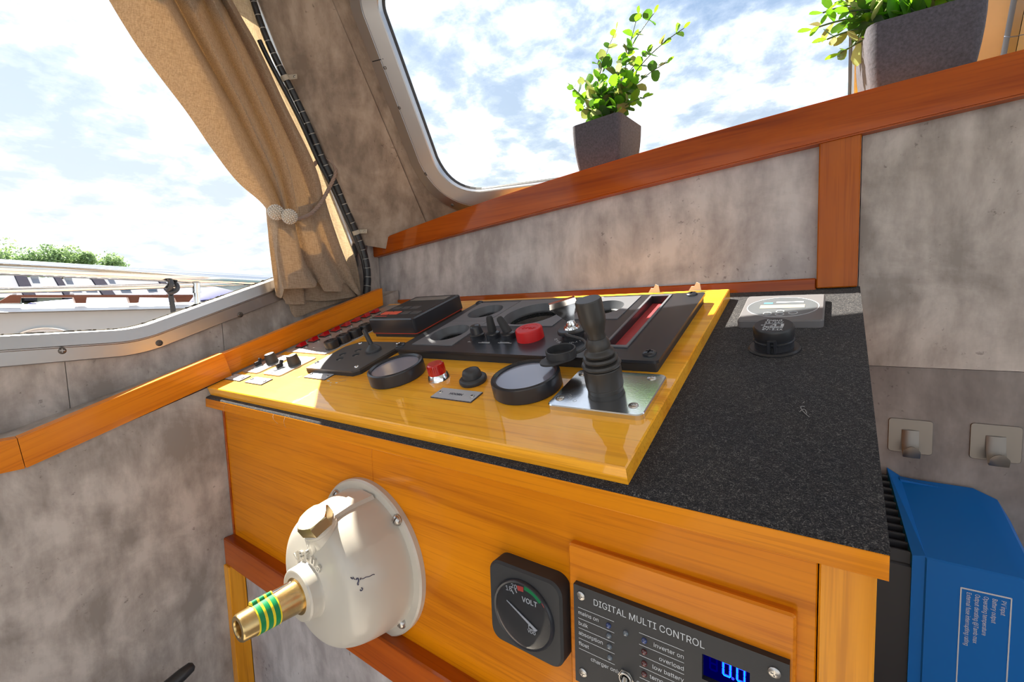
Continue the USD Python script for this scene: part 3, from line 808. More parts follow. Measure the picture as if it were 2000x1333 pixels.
# throttle lever on its plate
TL = bt('throttle_lever', 'black rubber-booted control lever on a bright aluminium plate', 'lever', 0, 0)
ap = rrect(.0715, .0580, .005, .5200, .0827)
part(TL, 'base_plate', plate(ap, 0, .0040, .0007), 'alu_bright')
for (u, v) in ((.4908, .0640), (.5462, .0648), (.5461, .1045), (.4907, .1035)):
    part(TL, 'screw', moved(screw(.0034, .0012, n=20), TR(u, v, .0040)), 'steel', 40)
bt_ = [(0, 0), (.0128, 0), (.0132, .0030), (.0130, .0035), (.0136, .0044), (.0136, .0175), (.0132, .0185)]
for k, z in enumerate((.0210, .0255, .0296)):
    R_ = .0142 - .0016 * k
    bt_ += [(R_ - .0030, z - .0022), (R_ - .0006, z - .0016), (R_, z), (R_ - .0008, z + .0015)]
bt_ += [(.0085, .0322), (.0082, .0335), (.0088, .0350), (.0080, .0385), (.0066, .0410), (0, .0415)]
bl_ = part(TL, 'boot', moved(lathe(bt_, 48), TR(.5186, .0834, .0040)), 'rubber_warm', 45)
kn = lathe([(0, -.004), (.0066, -.004), (.0062, .0050), (.0078, .0105), (.0088, .0150), (.0092, .0190), (.0092, .0330), (.0086, .0345), (0, .0348)], 44)
part(TL, 'handle', moved(kn, np.diag([1, 1, .86, 1]), RX(2), RY(-3), TR(.5186, .0836, .0440)), 'rubber_warm', 45)
part(TL, 'pin', moved(lathe([(0, 0), (.0014, 0), (.0012, .0012), (0, .0014)], 12), RY(-90), TR(.5085, .0830, .0660)), 'black', 40)
part(TL, 'stamp', cat_([moved(ring(.0012, .00145, 0, .00008, n=14), TR(u, v, .0040)) for u, v in ((.4985, .0655), (.5035, .0628), (.4965, .0688))]), 'steel', False)

# engine panel
EP = bt('engine_panel', 'large black engine instrument panel with grey gauge plates and a red window', 'instrument panel', 0, 0)
hol = [(.2892, .1690, .0238), (.2893, .2400, .0238), (.3688, .2285, .0352), (.4510, .2430, .0222)]
epo = rrect(.3015, .1640, .0035, .3960, .2015)
holes = unary_union([Point(u, v).buffer(r, quad_segs=16) for u, v, r in hol] + [sbox(.4940, .1455, .5125, .2745)])
EH = .0105
part(EP, 'skirt', extr(epo.buffer(-.0020).difference(holes), 0, .0080), 'black_matte', 25)
part(EP, 'base_plate', extr(epo.difference(holes), .0080, EH), 'black_satin', 25)
gp = [Polygon([(.2612, .1335), (.3235, .1335), (.3195, .2043), (.2604, .2043)]), Polygon([(.2604, .2050), (.3195, .2050), (.3215, .2738), (.2560, .2738)]),
      Polygon([(.3203, .1890), (.4165, .1890), (.4185, .2775), (.3225, .2775)]), Polygon([(.4260, .2085), (.4805, .2085), (.4815, .2778), (.4245, .2778)])]
for g, (u, v, r) in zip(gp, hol):
    part(EP, 'gauge_plate', extr(g.difference(Point(u, v).buffer(r, quad_segs=16)), EH, EH + .0007), 'face_grey', 25)
    q = part(EP, 'gauge', moved(lathe([(r - .0048, .0012), (r - .0042, .0030), (r - .0002, EH + .0006), (r + .0002, EH + .0006), (r + .0002, .0008), (r - .0048, .0012)], 56), TR(u, v, 0)), 'bezel_grey', 40)
    part(q, 'dial', moved(disc(r - .0040, .0006, .0014), TR(u, v, 0)), 'dial', False)
    part(q, 'lens', moved(disc(r - .0038, .0026, .0030), TR(u, v, 0)), 'lens', False)
part(EP, 'window_frame', extr(Polygon([(.4920, .1420), (.5147, .1420), (.5147, .2782), (.4915, .2782)]).difference(sbox(.4940, .1455, .5125, .2745)), EH, EH + .0010), 'face_grey', 25)
part(EP, 'window', bx(.4940, .5125, .1455, .2745, .0018, .0030, 0), 'red_window', False, label='red translucent warning-lamp window')
part(EP, 'window_wall', extr(sbox(.4938, .1453, .5127, .2747).difference(sbox(.4944, .1459, .5121, .2741)), .0020, EH), 'black', False)
for (u, v) in ((.2455, .1290), (.5365, .1320), (.5345, .2765), (.2510, .2765)):
    part(EP, 'screw', moved(screw(.0056, .0026, n=24), TR(u, v, EH)), 'black_satin', 40)
# knob, two toggles, red stop button
kb = lathe([(0, 0), (.0078, 0), (.0078, .0030), (.0084, .0036), (.0084, .0046), (.0070, .0056), (.0060, .0125), (.0056, .0142), (.0040, .0152), (0, .0154)], 30)
part(EP, 'push_button', moved(kb, TR(.3425, .1560, EH)), 'black_satin', 45)
for (u, v, a) in ((.3622, .1585, 2), (.3822, .1585, -24)):
    b = part(EP, 'toggle_switch', moved(lathe([(0, 0), (.0078, 0), (.0078, .0040), (.0082, .0045), (.0080, .0058), (.0055, .0072), (0, .0076)], 30), TR(u, v, EH)), 'black_satin', 45)
    part(b, 'lever', moved(lathe([(0, -.001), (.0048, -.001), (.0046, .004), (.0036, .0150), (.0026, .0172), (0, .0180)], 22), RY(a), TR(u, v, EH + .0068)), 'black_matte', 45)
    part(b, 'nut', moved(ring(.0055, .0070, 0, .0010, n=6), TR(u, v - .0002, EH)), 'brass', False)
rb = part(EP, 'stop_button', moved(lathe([(0, 0), (.0140, 0), (.0136, .0100), (.0126, .0112), (.0098, .0112), (.0096, .0108), (0, .0108)], 48), TR(.4090, .1580, EH)), 'red', 40, label='round red stop button')
part(rb, 'lettering', text('STOP', .0042, .0005, True, 'c', TR(.4090, .1560, EH + .0108)), 'red', False)
ks = part(EP, 'key_switch', moved(lathe([(0, 0), (.0105, 0), (.0105, .0030), (.0140, .0050), (.0142, .0072), (.0128, .0084), (.0080, .0086), (0, .0084)], 48), TR(.4530, .1650, EH)), 'black', 45)
part(ks, 'collar', moved(lathe([(0, 0), (.0078, 0), (.0070, .0018), (0, .0020)], 30), TR(.4530, .1650, EH + .0084)), 'chrome', 45)
tx = [cbox(.0050, .0007, .0002, 0, (.3385, .1452, EH)), cbox(.0012, .0018, .0002, 0, (.3375, .1460, EH)), cbox(.0150, .0008, .0002, 0, (.3600, .1436, EH)), cbox(.0105, .0007, .0002, 0, (.3610, .1455, EH)), cbox(.0170, .0008, .0002, 0, (.3860, .1446, EH)), cbox(.0115, .0007, .0002, 0, (.3850, .1464, EH))]
for a in np.radians(np.r_[np.linspace(205, 250, 12), np.linspace(285, 330, 9)]):
    for dr in (.0158, .0175):
        if rng.random() < .75: tx.append(moved(cbox(.0011, .0006, .0002, 0), RZ(math.degrees(a)), TR(.4530 + dr * math.cos(a), .1650 + dr * math.sin(a), EH)))
for k in range(18): tx.append(cbox(.0011, .0010, .0002, 0, (.4135 + k * .0013, .2800, EH)) if k % 5 else cbox(.0005, .0010, .0002, 0, (.4135 + k * .0013, .2800, EH)))
part(EP, 'lettering', cat_(tx), 'print_white', False, label='rows of worn tiny white print')

# ignition key
KY = bt('ignition_key', 'shiny metal ignition key standing in its lock on the black panel', 'key', .4530, .1650, .012 + EH + .0098)
pf = [(-.0022, 0), (-.0022, .004), (-.0032, .0085), (-.0065, .0150), (-.0105, .0195), (-.0118, .0228), (-.0112, .0252), (.0128, .0268), (.0140, .0240), (.0128, .0195), (.0090, .0130), (.0058, .0075), (.0038, .0035), (.0036, 0)]
kp = Polygon([(x - .0055 * min(1, max(0, (y - .004) / .012)), y) for x, y in pf]).buffer(-.0007).buffer(.0007)
KM = RZ(38)
part(KY, 'bow', moved(cat_([extr(kp, -.0016, .0016), extr(kp.buffer(-.0014), -.0021, .0021)]), RX(90), KM), 'chrome', 30)
part(KY, 'rim', moved(cat_([hull([(-.0173, .0212, -.0036), (-.0173, .0212, .0036), (.0087, .0228, -.0036), (.0087, .0228, .0036), (-.0167, .0262, -.0030), (-.0167, .0262, .0030), (.0079, .0278, -.0030), (.0079, .0278, .0030)])]), RX(90), KM), 'chrome', 30)
part(KY, 'shank', lathe([(0, -.001), (.0048, -.001), (.0048, .0030), (.0034, .0062), (0, .0064)], 24), 'chrome', 45)

# rubber flap of the lock, hanging beside it
RF = bt('rubber_flap', 'loose black rubber key cover lying across the edge of the gauge', 'cap', .4720, .1020, .0305)
fm = RX(-2)
part(RF, 'ring', moved(ring(.0112, .0125, 0, .0062, .0004, 44), fm, TR(.001, .004, 0)), 'rubber', 40)
tg = unary_union([Point(-.0035, -.0075).buffer(.0085), Polygon([(-.0118, -.006), (.0050, -.0095), (.0128, .004), (-.0105, .004)]), Point(.001, .004).buffer(.0124)])
part(RF, 'tongue', moved(plate(tg.convex_hull, -.0016, .0002, .0003), fm), 'rubber', 40)
part(RF, 'tether', tube(spline([(.012, .008, .001), (.0165, .016, .002), (.0120, .0265, .003), (-.004, .036, .003), (-.016, .047, .0012)], 24), .0014, 8), 'rubber', 50)
part(RF, 'embossing', cat_([moved(cbox(.0030, .0005, .0003, 0), RZ(a), TR(x, y, .0003)) for x, y, a in ((-.007, -.009, 20), (-.004, -.0105, 60), (-.001, -.009, -30), (.001, -.006, 10), (-.0045, -.007, -50))]), 'black', False)

# paper scraps on the ledge behind
for u, lab in ((.4820, 'small torn white paper scrap behind the engine panel, left one'), (.5275, 'small torn white paper scrap behind the engine panel, right one')):
    solo('paper_scrap', moved(extr(Polygon([(-.0075, 0), (.006, 0), (.005, .0080), (.0015, .0098), (-.001, .0052), (-.004, .0055)]), -.0005, .0005), RX(82), on_board(u, .3205, .0125)), 'paper', lab, 'paper', smooth=False)

# remote display and socket on the carpet
RD = thing('battery_monitor', 'grey remote display with an oval face and four ring buttons on the carpet', 'display', BF @ TR(.6140, .2750, .0006))
part(RD, 'case', plate(rrect(.0655, .0690, .0035), 0, .0070, .0012), 'device_grey', 40)
ov = Polygon([(.0285 * math.cos(t), .0262 * math.sin(t)) for t in np.linspace(0, 2 * np.pi, 64)])
part(RD, 'rim', extr(ov.buffer(.0004).difference(ov.buffer(-.0004)), .0070, .0073), 'label_white', False)
part(RD, 'face', plate(ov.buffer(-.0004), .0070, .00715), 'device_face', False)
part(RD, 'screen', plate(sbox(-.0180, -.0040, .0180, .0048), .00715, .0074), 'lcd', False)
for (u, v, r) in ((-.0100, -.0178, .0036), (-.0003, -.0128, .0034), (-.0003, -.0198, .0036), (.0098, -.0165, .0037)):
    part(RD, 'button', extr(Point(u, v).buffer(r).difference(Point(u, v).buffer(r - .0007)), .00715, .0074), 'print_white', False)
part(RD, 'print', cat_([cbox(.0220, .0028, .0002, 0, (.0055, .0125, .0072))]), 'print_white', False, label='white printed bar above the screen')
part(RD, 'print', cbox(.0075, .0030, .0002, 0, (-.0120, .0105, .0072)), 'device_blue', False, label='small blue printed mark above the screen')

US = thing('power_socket', 'round black socket with a hinged cap on the carpet, in front of the grey display', 'socket', BF @ TR(.6148, .1965, .0006))
part(US, 'flange', lathe([(0, 0), (.0184, 0), (.0184, .0010), (.0172, .0022), (0, .0022)], 56), 'black', 40)
part(US, 'collar', lathe([(0, .002), (.0140, .002), (.0137, .0065), (.0144, .0072), (.0144, .0085), (.0138, .0092), (.0138, .0125), (0, .0125)], 56), 'black_satin', 40)
cp_ = part(US, 'cap', moved(lathe([(0, .0120), (.0142, .0120), (.0144, .0135), (.0144, .0190), (.0132, .0208), (0, .0210)], 56), RX(3)), 'black', 40)
part(US, 'latch', cat_([cbox(.0022, .0030, .0100, .0004, (-.0022, -.0148, .0072)), cbox(.0022, .0030, .0100, .0004, (.0022, -.0148, .0072)), cbox(.0066, .0030, .0020, .0004, (0, -.0148, .0125))]), 'black_satin')
pm = RX(3)
lt = [text('Input', .0032, .00015, True, 'c', TR(0, .0066, .0211)), text('12-24V', .0024, .00015, True, 'c', TR(0, .0030, .0211)), text('Output', .0032, .00015, True, 'c', TR(0, -.0068, .0211)), text('5V-2.1A', .0024, .00015, True, 'c', TR(0, -.0103, .0211)),
      cbox(.0125, .0005, .00015, 0, (.0005, -.0033, .0211)), cbox(.0125, .0005, .00015, 0, (.0005, .0015, .0211)), cbox(.0005, .0050, .00015, 0, (-.0058, -.0009, .0211)), cbox(.0020, .0050, .00015, 0, (.0062, -.0009, .0211)), cbox(.0020, .0008, .00015, 0, (-.0075, -.0009, .0211)),
      moved(cbox(.0005, .0048, .00015, 0), RZ(-35), TR(-.0005, -.0009, .0211)), cbox(.0012, .0032, .00015, 0, (.0015, -.0009, .0211))]
part(US, 'lettering', moved(cat_(lt), pm), 'print_white', False)
# ------------------------------------------------------------------ things on the console front
FM = np.eye(4); FM[:3, 0] = (1, 0, 0); FM[:3, 1] = (0, 0, 1); FM[:3, 2] = (0, -1, 0)      # local x right, y up, z out of the panel


def front(x, z, y=0.0):
    return TR(x, y, z) @ FM


HP = thing('steering_pump', 'cream white cast helm pump with a brass shaft wrapped in green and yellow tape', 'pump', front(.3030, .8695, 0))
part(HP, 'flange', lathe([(0, 0), (.0735, 0), (.0735, .0045), (.0720, .0062), (.060, .0062), (0, .0062)], 96), 'pump_white', 35)
pb = spline([(.0655, .0040), (.0640, .0160), (.0622, .0300), (.0592, .0420), (.0545, .0510), (.0480, .0565), (.0400, .0590), (.0300, .0610), (.0232, .0620)], 40)
prof_ = [(0, .004)] + [tuple(p) for p in pb] + [(.0222, .0640), (.0218, .0712), (.0208, .0726), (.0190, .0730), (0, .0730)]
body = lathe(prof_, 96)
nb = np.array([.0080, .0550, .0545]); nn = np.array([.0, .87, .50]); nn /= np.linalg.norm(nn)
NM = trimesh.geometry.align_vectors([0, 0, 1], nn); NM[:3, 3] = nb
bc = moved(lathe([(0, -.040), (.0150, -.040), (.0142, -.004), (.0136, -.0008), (.0126, 0), (0, 0)], 40), NM)
circ_ = np.array([(.0142 * math.cos(a), .0142 * math.sin(a), -.003) for a in np.linspace(0, 2 * np.pi, 30)]) @ NM[:3, :3].T + nb
neck = hull(np.vstack([circ_, np.array([(.0045 * math.cos(a) + .0030, .0310 + .0045 * math.sin(a), .0595) for a in np.linspace(0, 2 * np.pi, 16)]), np.array([(.010 * math.cos(a) + .006, .030 + .010 * math.sin(a), .030) for a in np.linspace(0, 2 * np.pi, 16)])]))
rib = hull([(.0005, .045, .046), (.0165, .045, .046), (.0010, .0592, .0470), (.0150, .0592, .0470), (.0015, .0640, .030), (.0165, .0635, .030), (.0030, .0668, .0085), (.0195, .0655, .0085), (.0020, .055, .006), (.0215, .055, .006), (.0002, .052, .030), (.0185, .052, .030)])
part(HP, 'body', cat_([body, bc, neck, rib]), 'pump_white', 28)
hx = hull([(r * math.cos(a), r * math.sin(a), z) for a in np.radians(np.arange(6) * 60 + 18) for r, z in ((.0142, 0), (.0142, .0082), (.0130, .0100))] + [(.0122 * math.cos(a), .0122 * math.sin(a), .0102) for a in np.linspace(0, 2 * np.pi, 36)])
part(HP, 'filler_plug', moved(cat_([hx, disc(.0120, -.0012, .0002)]), NM), 'brass_pale', 25, label='hexagonal brass filler plug')
for (x, y, a) in ((-.0400, .0517, 70), (.0486, .0491, 60), (.0468, -.0453, 75), (-.045, -.045, 10)):
    part(HP, 'bolt', moved(lathe([(0, 0), (.0052, 0), (.0052, .0008), (0, .0010)], 20), TR(x, y, .0060)), 'steel', 30)
    part(HP, 'bolt', moved(screw(.0046, .0036, 'slot', 22), RZ(a), TR(x, y, .0066)), 'steel', 35)
sh = lathe([(0, .070), (.0128, .070), (.0127, .0740), (.0102, .1160), (.0094, .1172), (.0066, .1174), (.0056, .1160), (.0054, .1040), (0, .1040)], 44)
part(HP, 'shaft', sh, 'brass', 35)
part(HP, 'rust_ring', ring(.0126, .0150, .0729, .0732, n=44), 'rust' if 'rust' in MAT else 'brass', False, label='rusty stain round the shaft')
cc_ = [.0905, .0915, .0950, .0968, .1003, .1021, .1056, .1066]
rad = lambda c: .0127 - (.0025 / .042) * (c - .074) + .0004
for k in range(7):
    c0, c1 = cc_[k], cc_[k + 1]
    part(HP, 'tape', ring(rad(c0) - .0010, (rad(c0) + rad(c1)) / 2, c0, c1, n=44), 'tape_yellow' if k % 2 == 0 else 'tape_green', 40, label='green and yellow tape stripe' if k == 0 else None)
ky = trimesh.creation.capsule(height=.0235, radius=.0022, count=[12, 12])
part(HP, 'shaft_key', moved(ky, TR(-.0030, rad(.10) - .0006, .0875)), 'chrome', 60, label='bright metal key under the tape')
for k in range(7):
    c0, c1 = cc_[k], cc_[k + 1]
    part(HP, 'tape', moved(trimesh.creation.cylinder(radius=.0026, height=c1 - c0, sections=16), TR(-.0030, rad(.10) - .0006, (c0 + c1) / 2)), 'tape_yellow' if k % 2 == 0 else 'tape_green', 40)
lets = []
for k, ch_ in enumerate('vetus'):
    a = math.radians(125 - 17.5 * k)
    m = text(ch_, .0082, .0020, True, 'c')
    lets.append(moved(m, RZ(math.degrees(a) - 90), TR(.0258 * math.cos(a), .0258 * math.sin(a), .0608)))
part(HP, 'lettering', cat_(lets), 'pump_white', False, label='raised cast lettering')


def on_body(th, s):
    """Point on the pump body: angle th, s along the profile (0 flange .. 1 boss)."""
    r, c = pb[min(int(s * 39), 38)] + (pb[min(int(s * 39), 38) + 1] - pb[min(int(s * 39), 38)]) * (s * 39 - int(s * 39))
    return np.array([(r + .0002) * math.cos(th), (r + .0002) * math.sin(th), c + .0002])


ink = []
for pts, w in (([(25, .63), (23, .615)], .0004), ([(24.5, .61), (22, .60)], .0003), ([(21.5, .59), (22, .575), (20, .57), (18, .585), (17, .58)], .0006), ([(21, .555), (20.5, .545)], .0008), ([(20.5, .54), (20, .52), (20.2, .50), (19.6, .48), (19.6, .45), (19.0, .42)], .00028), ([(13, .575), (12, .565), (12.5, .555), (14, .565)], .0004)):
    Q = np.array([on_body(math.radians(a), s) for a, s in pts])
    ink.append(tube(Q if len(Q) < 3 else spline(Q, 12), w, 5))
part(HP, 'pen_mark', cat_(ink), 'ink', False, label='dark pen scribble on the casting')

# volt gauge
VG = thing('volt_gauge', 'square black volt gauge with a round glass and white needle beside the wooden plate', 'gauge', front(.4868, .8917, 0))
part(VG, 'case', plate(rrect(.0590, .0595, .0095), 0, .0130, .0016), 'black_matte', 40)
DX = TR(-.0003, -.0012, 0)
part(VG, 'bezel', moved(lathe([(.0222, .0126), (.0222, .0148), (.0234, .0152), (.0242, .0142), (.0244, .0126), (.0222, .0126)], 64), DX), 'black_satin', 35)
part(VG, 'dial', moved(disc(.0226, .0126, .0131, n=56), DX), 'black', False)
part(VG, 'glass', moved(lathe([(0, .0158), (.012, .0157), (.0190, .0153), (.0222, .0147), (.0225, .0143), (.0222, .0141), (0, .0145)], 56), DX), 'lens', 40)
zt_ = .0131


def arc(r0, r1, a0, a1, z):
    A = np.radians(np.linspace(a0, a1, 14))
    return moved(extr(Polygon([(r0 * math.cos(a), r0 * math.sin(a)) for a in A] + [(r1 * math.cos(a), r1 * math.sin(a)) for a in A[::-1]]), 0, .00012), TR(0, 0, z))


part(VG, 'scale', moved(cat_([arc(.0160, .0195, 104, 88, zt_), arc(.0200, .0222, 42, 34, zt_)]), DX), 'red_line', False)
part(VG, 'scale', moved(arc(.0180, .0215, 86, 44, zt_), DX), 'tape_green', False)
pr_ = [text('18', .0034, .00012, False, 'c', RZ(8) @ TR(-.0098, .0142, zt_)), text('20', .0030, .00012, False, 'c', TR(-.0074, .0160, zt_)), text('VOLT', .0034, .00012, True, 'c', TR(.0052, .0092, zt_)), text('VDO', .0022, .00012, True, 'c', TR(.0062, -.0112, zt_)),
       moved(extr(sbox(-.0024, -.0014, .0024, .0014).difference(sbox(-.0019, -.0009, .0019, .0009)), 0, .00012), TR(.0062, -.0072, zt_)), moved(cbox(.0030, .0007, .00012, 0), RZ(-52), TR(-.0085, .0129, zt_)), moved(cbox(.0030, .0007, .00012, 0), RZ(-58), TR(-.0058, .0148, zt_)), moved(cbox(.0030, .0008, .00012, 0), RZ(-75), TR(-.0040, .0172, zt_))]
part(VG, 'lettering', moved(cat_(pr_), DX), 'print_white', False)
part(VG, 'needle', moved(hull([(-.0134, .0054, .0137), (-.0130, .0059, .0137), (.0100, -.0078, .0137), (.0116, -.0062, .0137), (-.0134, .0054, .0141), (-.0130, .0059, .0141), (.0100, -.0078, .0141), (.0116, -.0062, .0141)]), DX), 'label_white', False)

# wooden plate and charger panel
solo('mounting_plate', moved(plate(rrect(.1235, .1180, .002, .0618, -.0590), 0, .0058, .0012), front(.5180, .9470)), 'plate_wood', 'flat brown wooden mounting plate screwed to the right of the console front', 'plate')
MC = thing('charger_panel', 'black control panel lettered DIGITAL MULTI CONTROL with lit blue digits', 'control panel', front(.5236, .9238, -.0058))
PZ = .0040
dw = sbox(.0763, -.0265, .0990, -.0122)
body_ = sbox(0, -.0650, .1158, 0)
part(MC, 'face_plate', extr(body_.difference(dw), 0, PZ), 'black_matte', False)
part(MC, 'display_back', bx(.0763, .0990, -.0265, -.0122, .0002, .0008, 0), 'glow_pane', False)
segs = {'a': (0, 1, 1, 1), 'b': (1, .5, 1, 1), 'c': (1, 0, 1, .5), 'd': (0, 0, 1, 0), 'e': (0, 0, 0, .5), 'f': (0, .5, 0, 1), 'g': (0, .5, 1, .5)}


def digit(x, y, w, h, on, t):
    out = []
    for s in on:
        a, b, c, d = segs[s]
        p0 = np.array([x + a * w, y + b * h]); p1 = np.array([x + c * w, y + d * h]); dd = (p1 - p0) / np.linalg.norm(p1 - p0)
        out.append(extr(LineString([p0 + dd * t * .7, p1 - dd * t * .7]).buffer(t / 2, cap_style=3), 0, .0003))
    return cat_(out)


for x, on, mt in ((.0797, 'abcdefg', 'seg_dim'), (.0862, 'abcdef', 'seg_lit'), (.0928, 'abcdef', 'seg_lit')):
    part(MC, 'digit', moved(digit(x, -.0213, .0034, .0072, on, .0009 if mt == 'seg_dim' else .0013), TR(0, 0, .0009)), mt, False)
    if mt == 'seg_lit':
        part(MC, 'digit', moved(digit(x, -.0213, .0034, .0072, on, .0004), TR(0, 0, .0011)), 'seg_core', False)
part(MC, 'digit', moved(extr(Point(.0908, -.0215).buffer(.0007), 0, .0003), TR(0, 0, .0009)), 'seg_lit', False)
for (x, y) in ((.0052, -.0061), (.0055, -.0571), (.1096, -.0066), (.1096, -.0571)):
    part(MC, 'screw', moved(screw(.0029, .0014, n=20), TR(x, y, PZ)), 'steel', 40)
tl = []
tl.append(text('DIGITAL MULTI CONTROL', .0040, .00012, False, 'l', TR(.0134, -.0090, PZ)))
tl[-1].apply_transform(TR(.0134, 0, 0) @ np.diag([.0642 / (tl[-1].bounds[1][0] - .0134), 1, 1, 1]) @ TR(-.0134, 0, 0))
for y in (-.0145, -.0216, -.0280, -.0350, -.0419):
    tl.append(bx(.0029, .0268, y - .00015, y + .00015, PZ, PZ + .0001, 0))
for y in (-.0148, -.0219, -.0285, -.0355, -.0424):
    tl.append(bx(.0421, .0671, y - .00015, y + .00015, PZ, PZ + .0001, 0))
for s, y in (('mains on', -.0188), ('bulk', -.0259), ('absorption', -.0324), ('float', -.0394)):
    tl.append(text(s, .0024, .00012, False, 'l', TR(.0029, y, PZ)))
for s, y in (('inverter on', -.0196), ('overload', -.0265), ('low battery', -.0332), ('temperature', -.0399)):
    tl.append(text(s, .0024, .00012, False, 'r', TR(.0669, y, PZ)))
tl.append(text('charger only', .0024, .00012, False, 'l', TR(.0109, -.0466, PZ)))
tl.append(text('on', .0024, .00012, False, 'l', TR(.0402, -.0470, PZ)))
part(MC, 'lettering', cat_(tl), 'print_white', False)
led = lathe([(0, 0), (.0017, 0), (.0016, .0006), (.0011, .0013), (0, .0016)], 16)
for (x, y, mt) in ((.0233, -.0183, 'led_blue'), (.0235, -.0247, 'led_clear'), (.0236, -.0315, 'led_clear'), (.0238, -.0385, 'led_clear'), (.0341, -.0186, 'led_clear'), (.0451, -.0184, 'led_blue'), (.0450, -.0254, 'led_red'), (.0450, -.0325, 'led_red'), (.0449, -.0391, 'led_red')):
    part(MC, 'lamp', moved(led, TR(x, y, PZ)), mt, 60)
ts = part(MC, 'toggle_switch', moved(cat_([ring(.0028, .0040, 0, .0026, .0004, 24), ring(.0026, .0048, 0, .0010, n=6)]), TR(.0340, -.0462, PZ)), 'steel', 40)
part(ts, 'lever', moved(lathe([(0, 0), (.0017, 0), (.0024, .0110), (.0018, .0124), (0, .0128)], 16), RX(38), TR(.0340, -.0462, PZ + .001)), 'steel', 45)

# ------------------------------------------------------------------ things on the right wall
SC = thing('solar_charger', 'blue plastic solar charge controller with a black finned back beside the console', 'charge controller', TR(.700, WALL_Y, .600))
# local: x right, y towards the wall is 0, z up
yf = -.093
Pb = Polygon([(.0000, -.02), (.0780, -.02), (.0780, .2950), (.0640, .3120), (.0560, .3190), (.0060, .3230), (.0000, .3280)])


def sec(y, x0, x1, top, cut):
    return [(x0, y, 0), (x1, y, 0), (x1, y, top - cut), (x1 - cut * .35, y, top - cut * .30), (x1 - cut, y, top), (x0, y, top)]


wallp, frontp = sec(-.004, .0078, .0820, .3212, .024), sec(yf, .0165, .0840, .2880, .016)
part(SC, 'cover', hull(wallp + frontp + [(p[0], yf - .0012, p[2] - .001) for p in sec(yf, .0175, .083, .2876, .016)]), 'blue_plastic', 25)
part(SC, 'rim', hull([(-.0015, -.002, 0), (.0085, -.002, 0), (-.0015, -.002, .3285), (.0085, -.002, .3220), (.0088, yf, 0), (.0168, yf, 0), (.0088, yf, .2865), (.0168, yf, .2885)]), 'blue_plastic', 20)
part(SC, 'rim', hull([(.0075, -.0032, .3220), (.0480, -.0032, .3190), (.0590, -.0032, .3130), (.0665, -.0032, .3035), (.0075, -.010, .3213), (.0480, -.010, .3183), (.0590, -.010, .3122), (.0665, -.010, .3025), (.05, -.006, .25)]), 'blue_plastic', 20)
part(SC, 'heat_sink', hull([(-.0260, -.001, 0), (.0100, -.001, 0), (-.0260, -.001, .3180), (.0, -.001, .3180), (-.0260, yf + .002, 0), (.0095, yf + .002, 0), (-.0260, yf + .002, .2750), (.0092, yf + .002, .2750)]), 'black', 20)
for k in range(11):
    t = (k + .5) / 11
    y0 = -.002 + t * (yf + .004); zt = .3240 + t * (.2850 - .3240)
    part(SC, 'fin', bx(-.0262, .0000 + .0090 * t, y0 - .0011, y0 + .0011, .15, zt, .0002), 'black_satin', False)
lab = [(.0375, .2703), (.0640, .2712)]
fr_ = cat_([hull([(a[0], yf - .0013, a[1] - .0006), (b[0], yf - .0013, b[1] - .0006), (a[0], yf - .0013, a[1] + .0006), (b[0], yf - .0013, b[1] + .0006), (a[0], yf - .0009, a[1]), (b[0], yf - .0009, b[1])]) for a, b in [((.0375, .2700), (.0640, .2710))]] +
           [bx(.0370, .0378, yf - .0014, yf - .0008, .14, .2703, 0), bx(.0636, .0644, yf - .0014, yf - .0008, .14, .2713, 0)])
LM = np.eye(4); LM[:3, 0] = (0, 0, -1); LM[:3, 1] = (1, 0, 0); LM[:3, 2] = (0, -1, 0)          # text runs downwards
tx_ = []
for k, s in enumerate(('PV input', 'Battery output', 'Operating temperature', 'Output derating @Tamb max', 'External fuse interrupting rating')):
    tx_.append(moved(text(s, .0026, .0002), np.diag([.82, 1, 1, 1]), LM, TR(.0590 - .0046 * k, yf - .00118, .2678)))
part(SC, 'label_frame', fr_, 'print_white', False)
part(SC, 'lettering', cat_(tx_), 'print_white', False)

for i, (x, z, lab) in enumerate(((.7148, .9618, 'brushed steel adhesive hook on the grey wall, nearer the console'), (.7712, .9640, 'brushed steel adhesive hook on the grey wall, at the right edge of the picture'))):
    h = thing('wall_hook', lab, 'hook', front(x, z, WALL_Y), 'steel wall hooks')
    part(h, 'base_plate', plate(rrect(.0320, .0325, .0028), 0, .0014, .0003), 'steel_brushed', False)
    pts = [(-.0162 + 0, .0018)]
    V = []
    for s in np.linspace(-1, 1, 13):
        col = []
        for t, (y, zz_) in enumerate(((.006, .0014), (-.006, .0030), (-.0125, .0062), (-.0165, .0105), (-.0165, .0140), (-.0130, .0158), (-.0085, .0162))):
            hw = .0060
            zs = zz_ + (1 - s * s) * .0012
            yy = y + (0 if t < 5 else (1 - s * s) * (.0045 if t == 6 else .002) - (.0018 if t == 6 else 0))
            col.append((s * hw, yy, zs))
        V.append(col)
    part(h, 'hook', thick(np.array(V), .0011), 'steel_brushed', 40)

LH = thing('lever_handle', 'rounded black lever handle near the floor by the left wall', 'handle', TR(.050, -.0730, .6905))
part(LH, 'grip', tube([(0, 0, 0), (0, -.0025, -.0008), (-.0003, -.012, -.004), (-.0008, -.04, -.0130), (-.001, -.09, -.028), (-.002, -.14, -.043)], [.0030, .0058, .0072, .0078, .0080, .0080], 20), 'black', 60)
part(LH, 'arm', tube([(-.002, -.135, -.042), (-.02, -.16, -.050), (-.045, -.17, -.052)], .0065, 14), 'black', 60)

# ------------------------------------------------------------------ curtain
CU = thing('curtain', 'beige linen curtain gathered by a cord at the side window', 'curtain', TR(-.040, 0, 0))


def resample(P, n, ext=None):
    return spline(P, n)


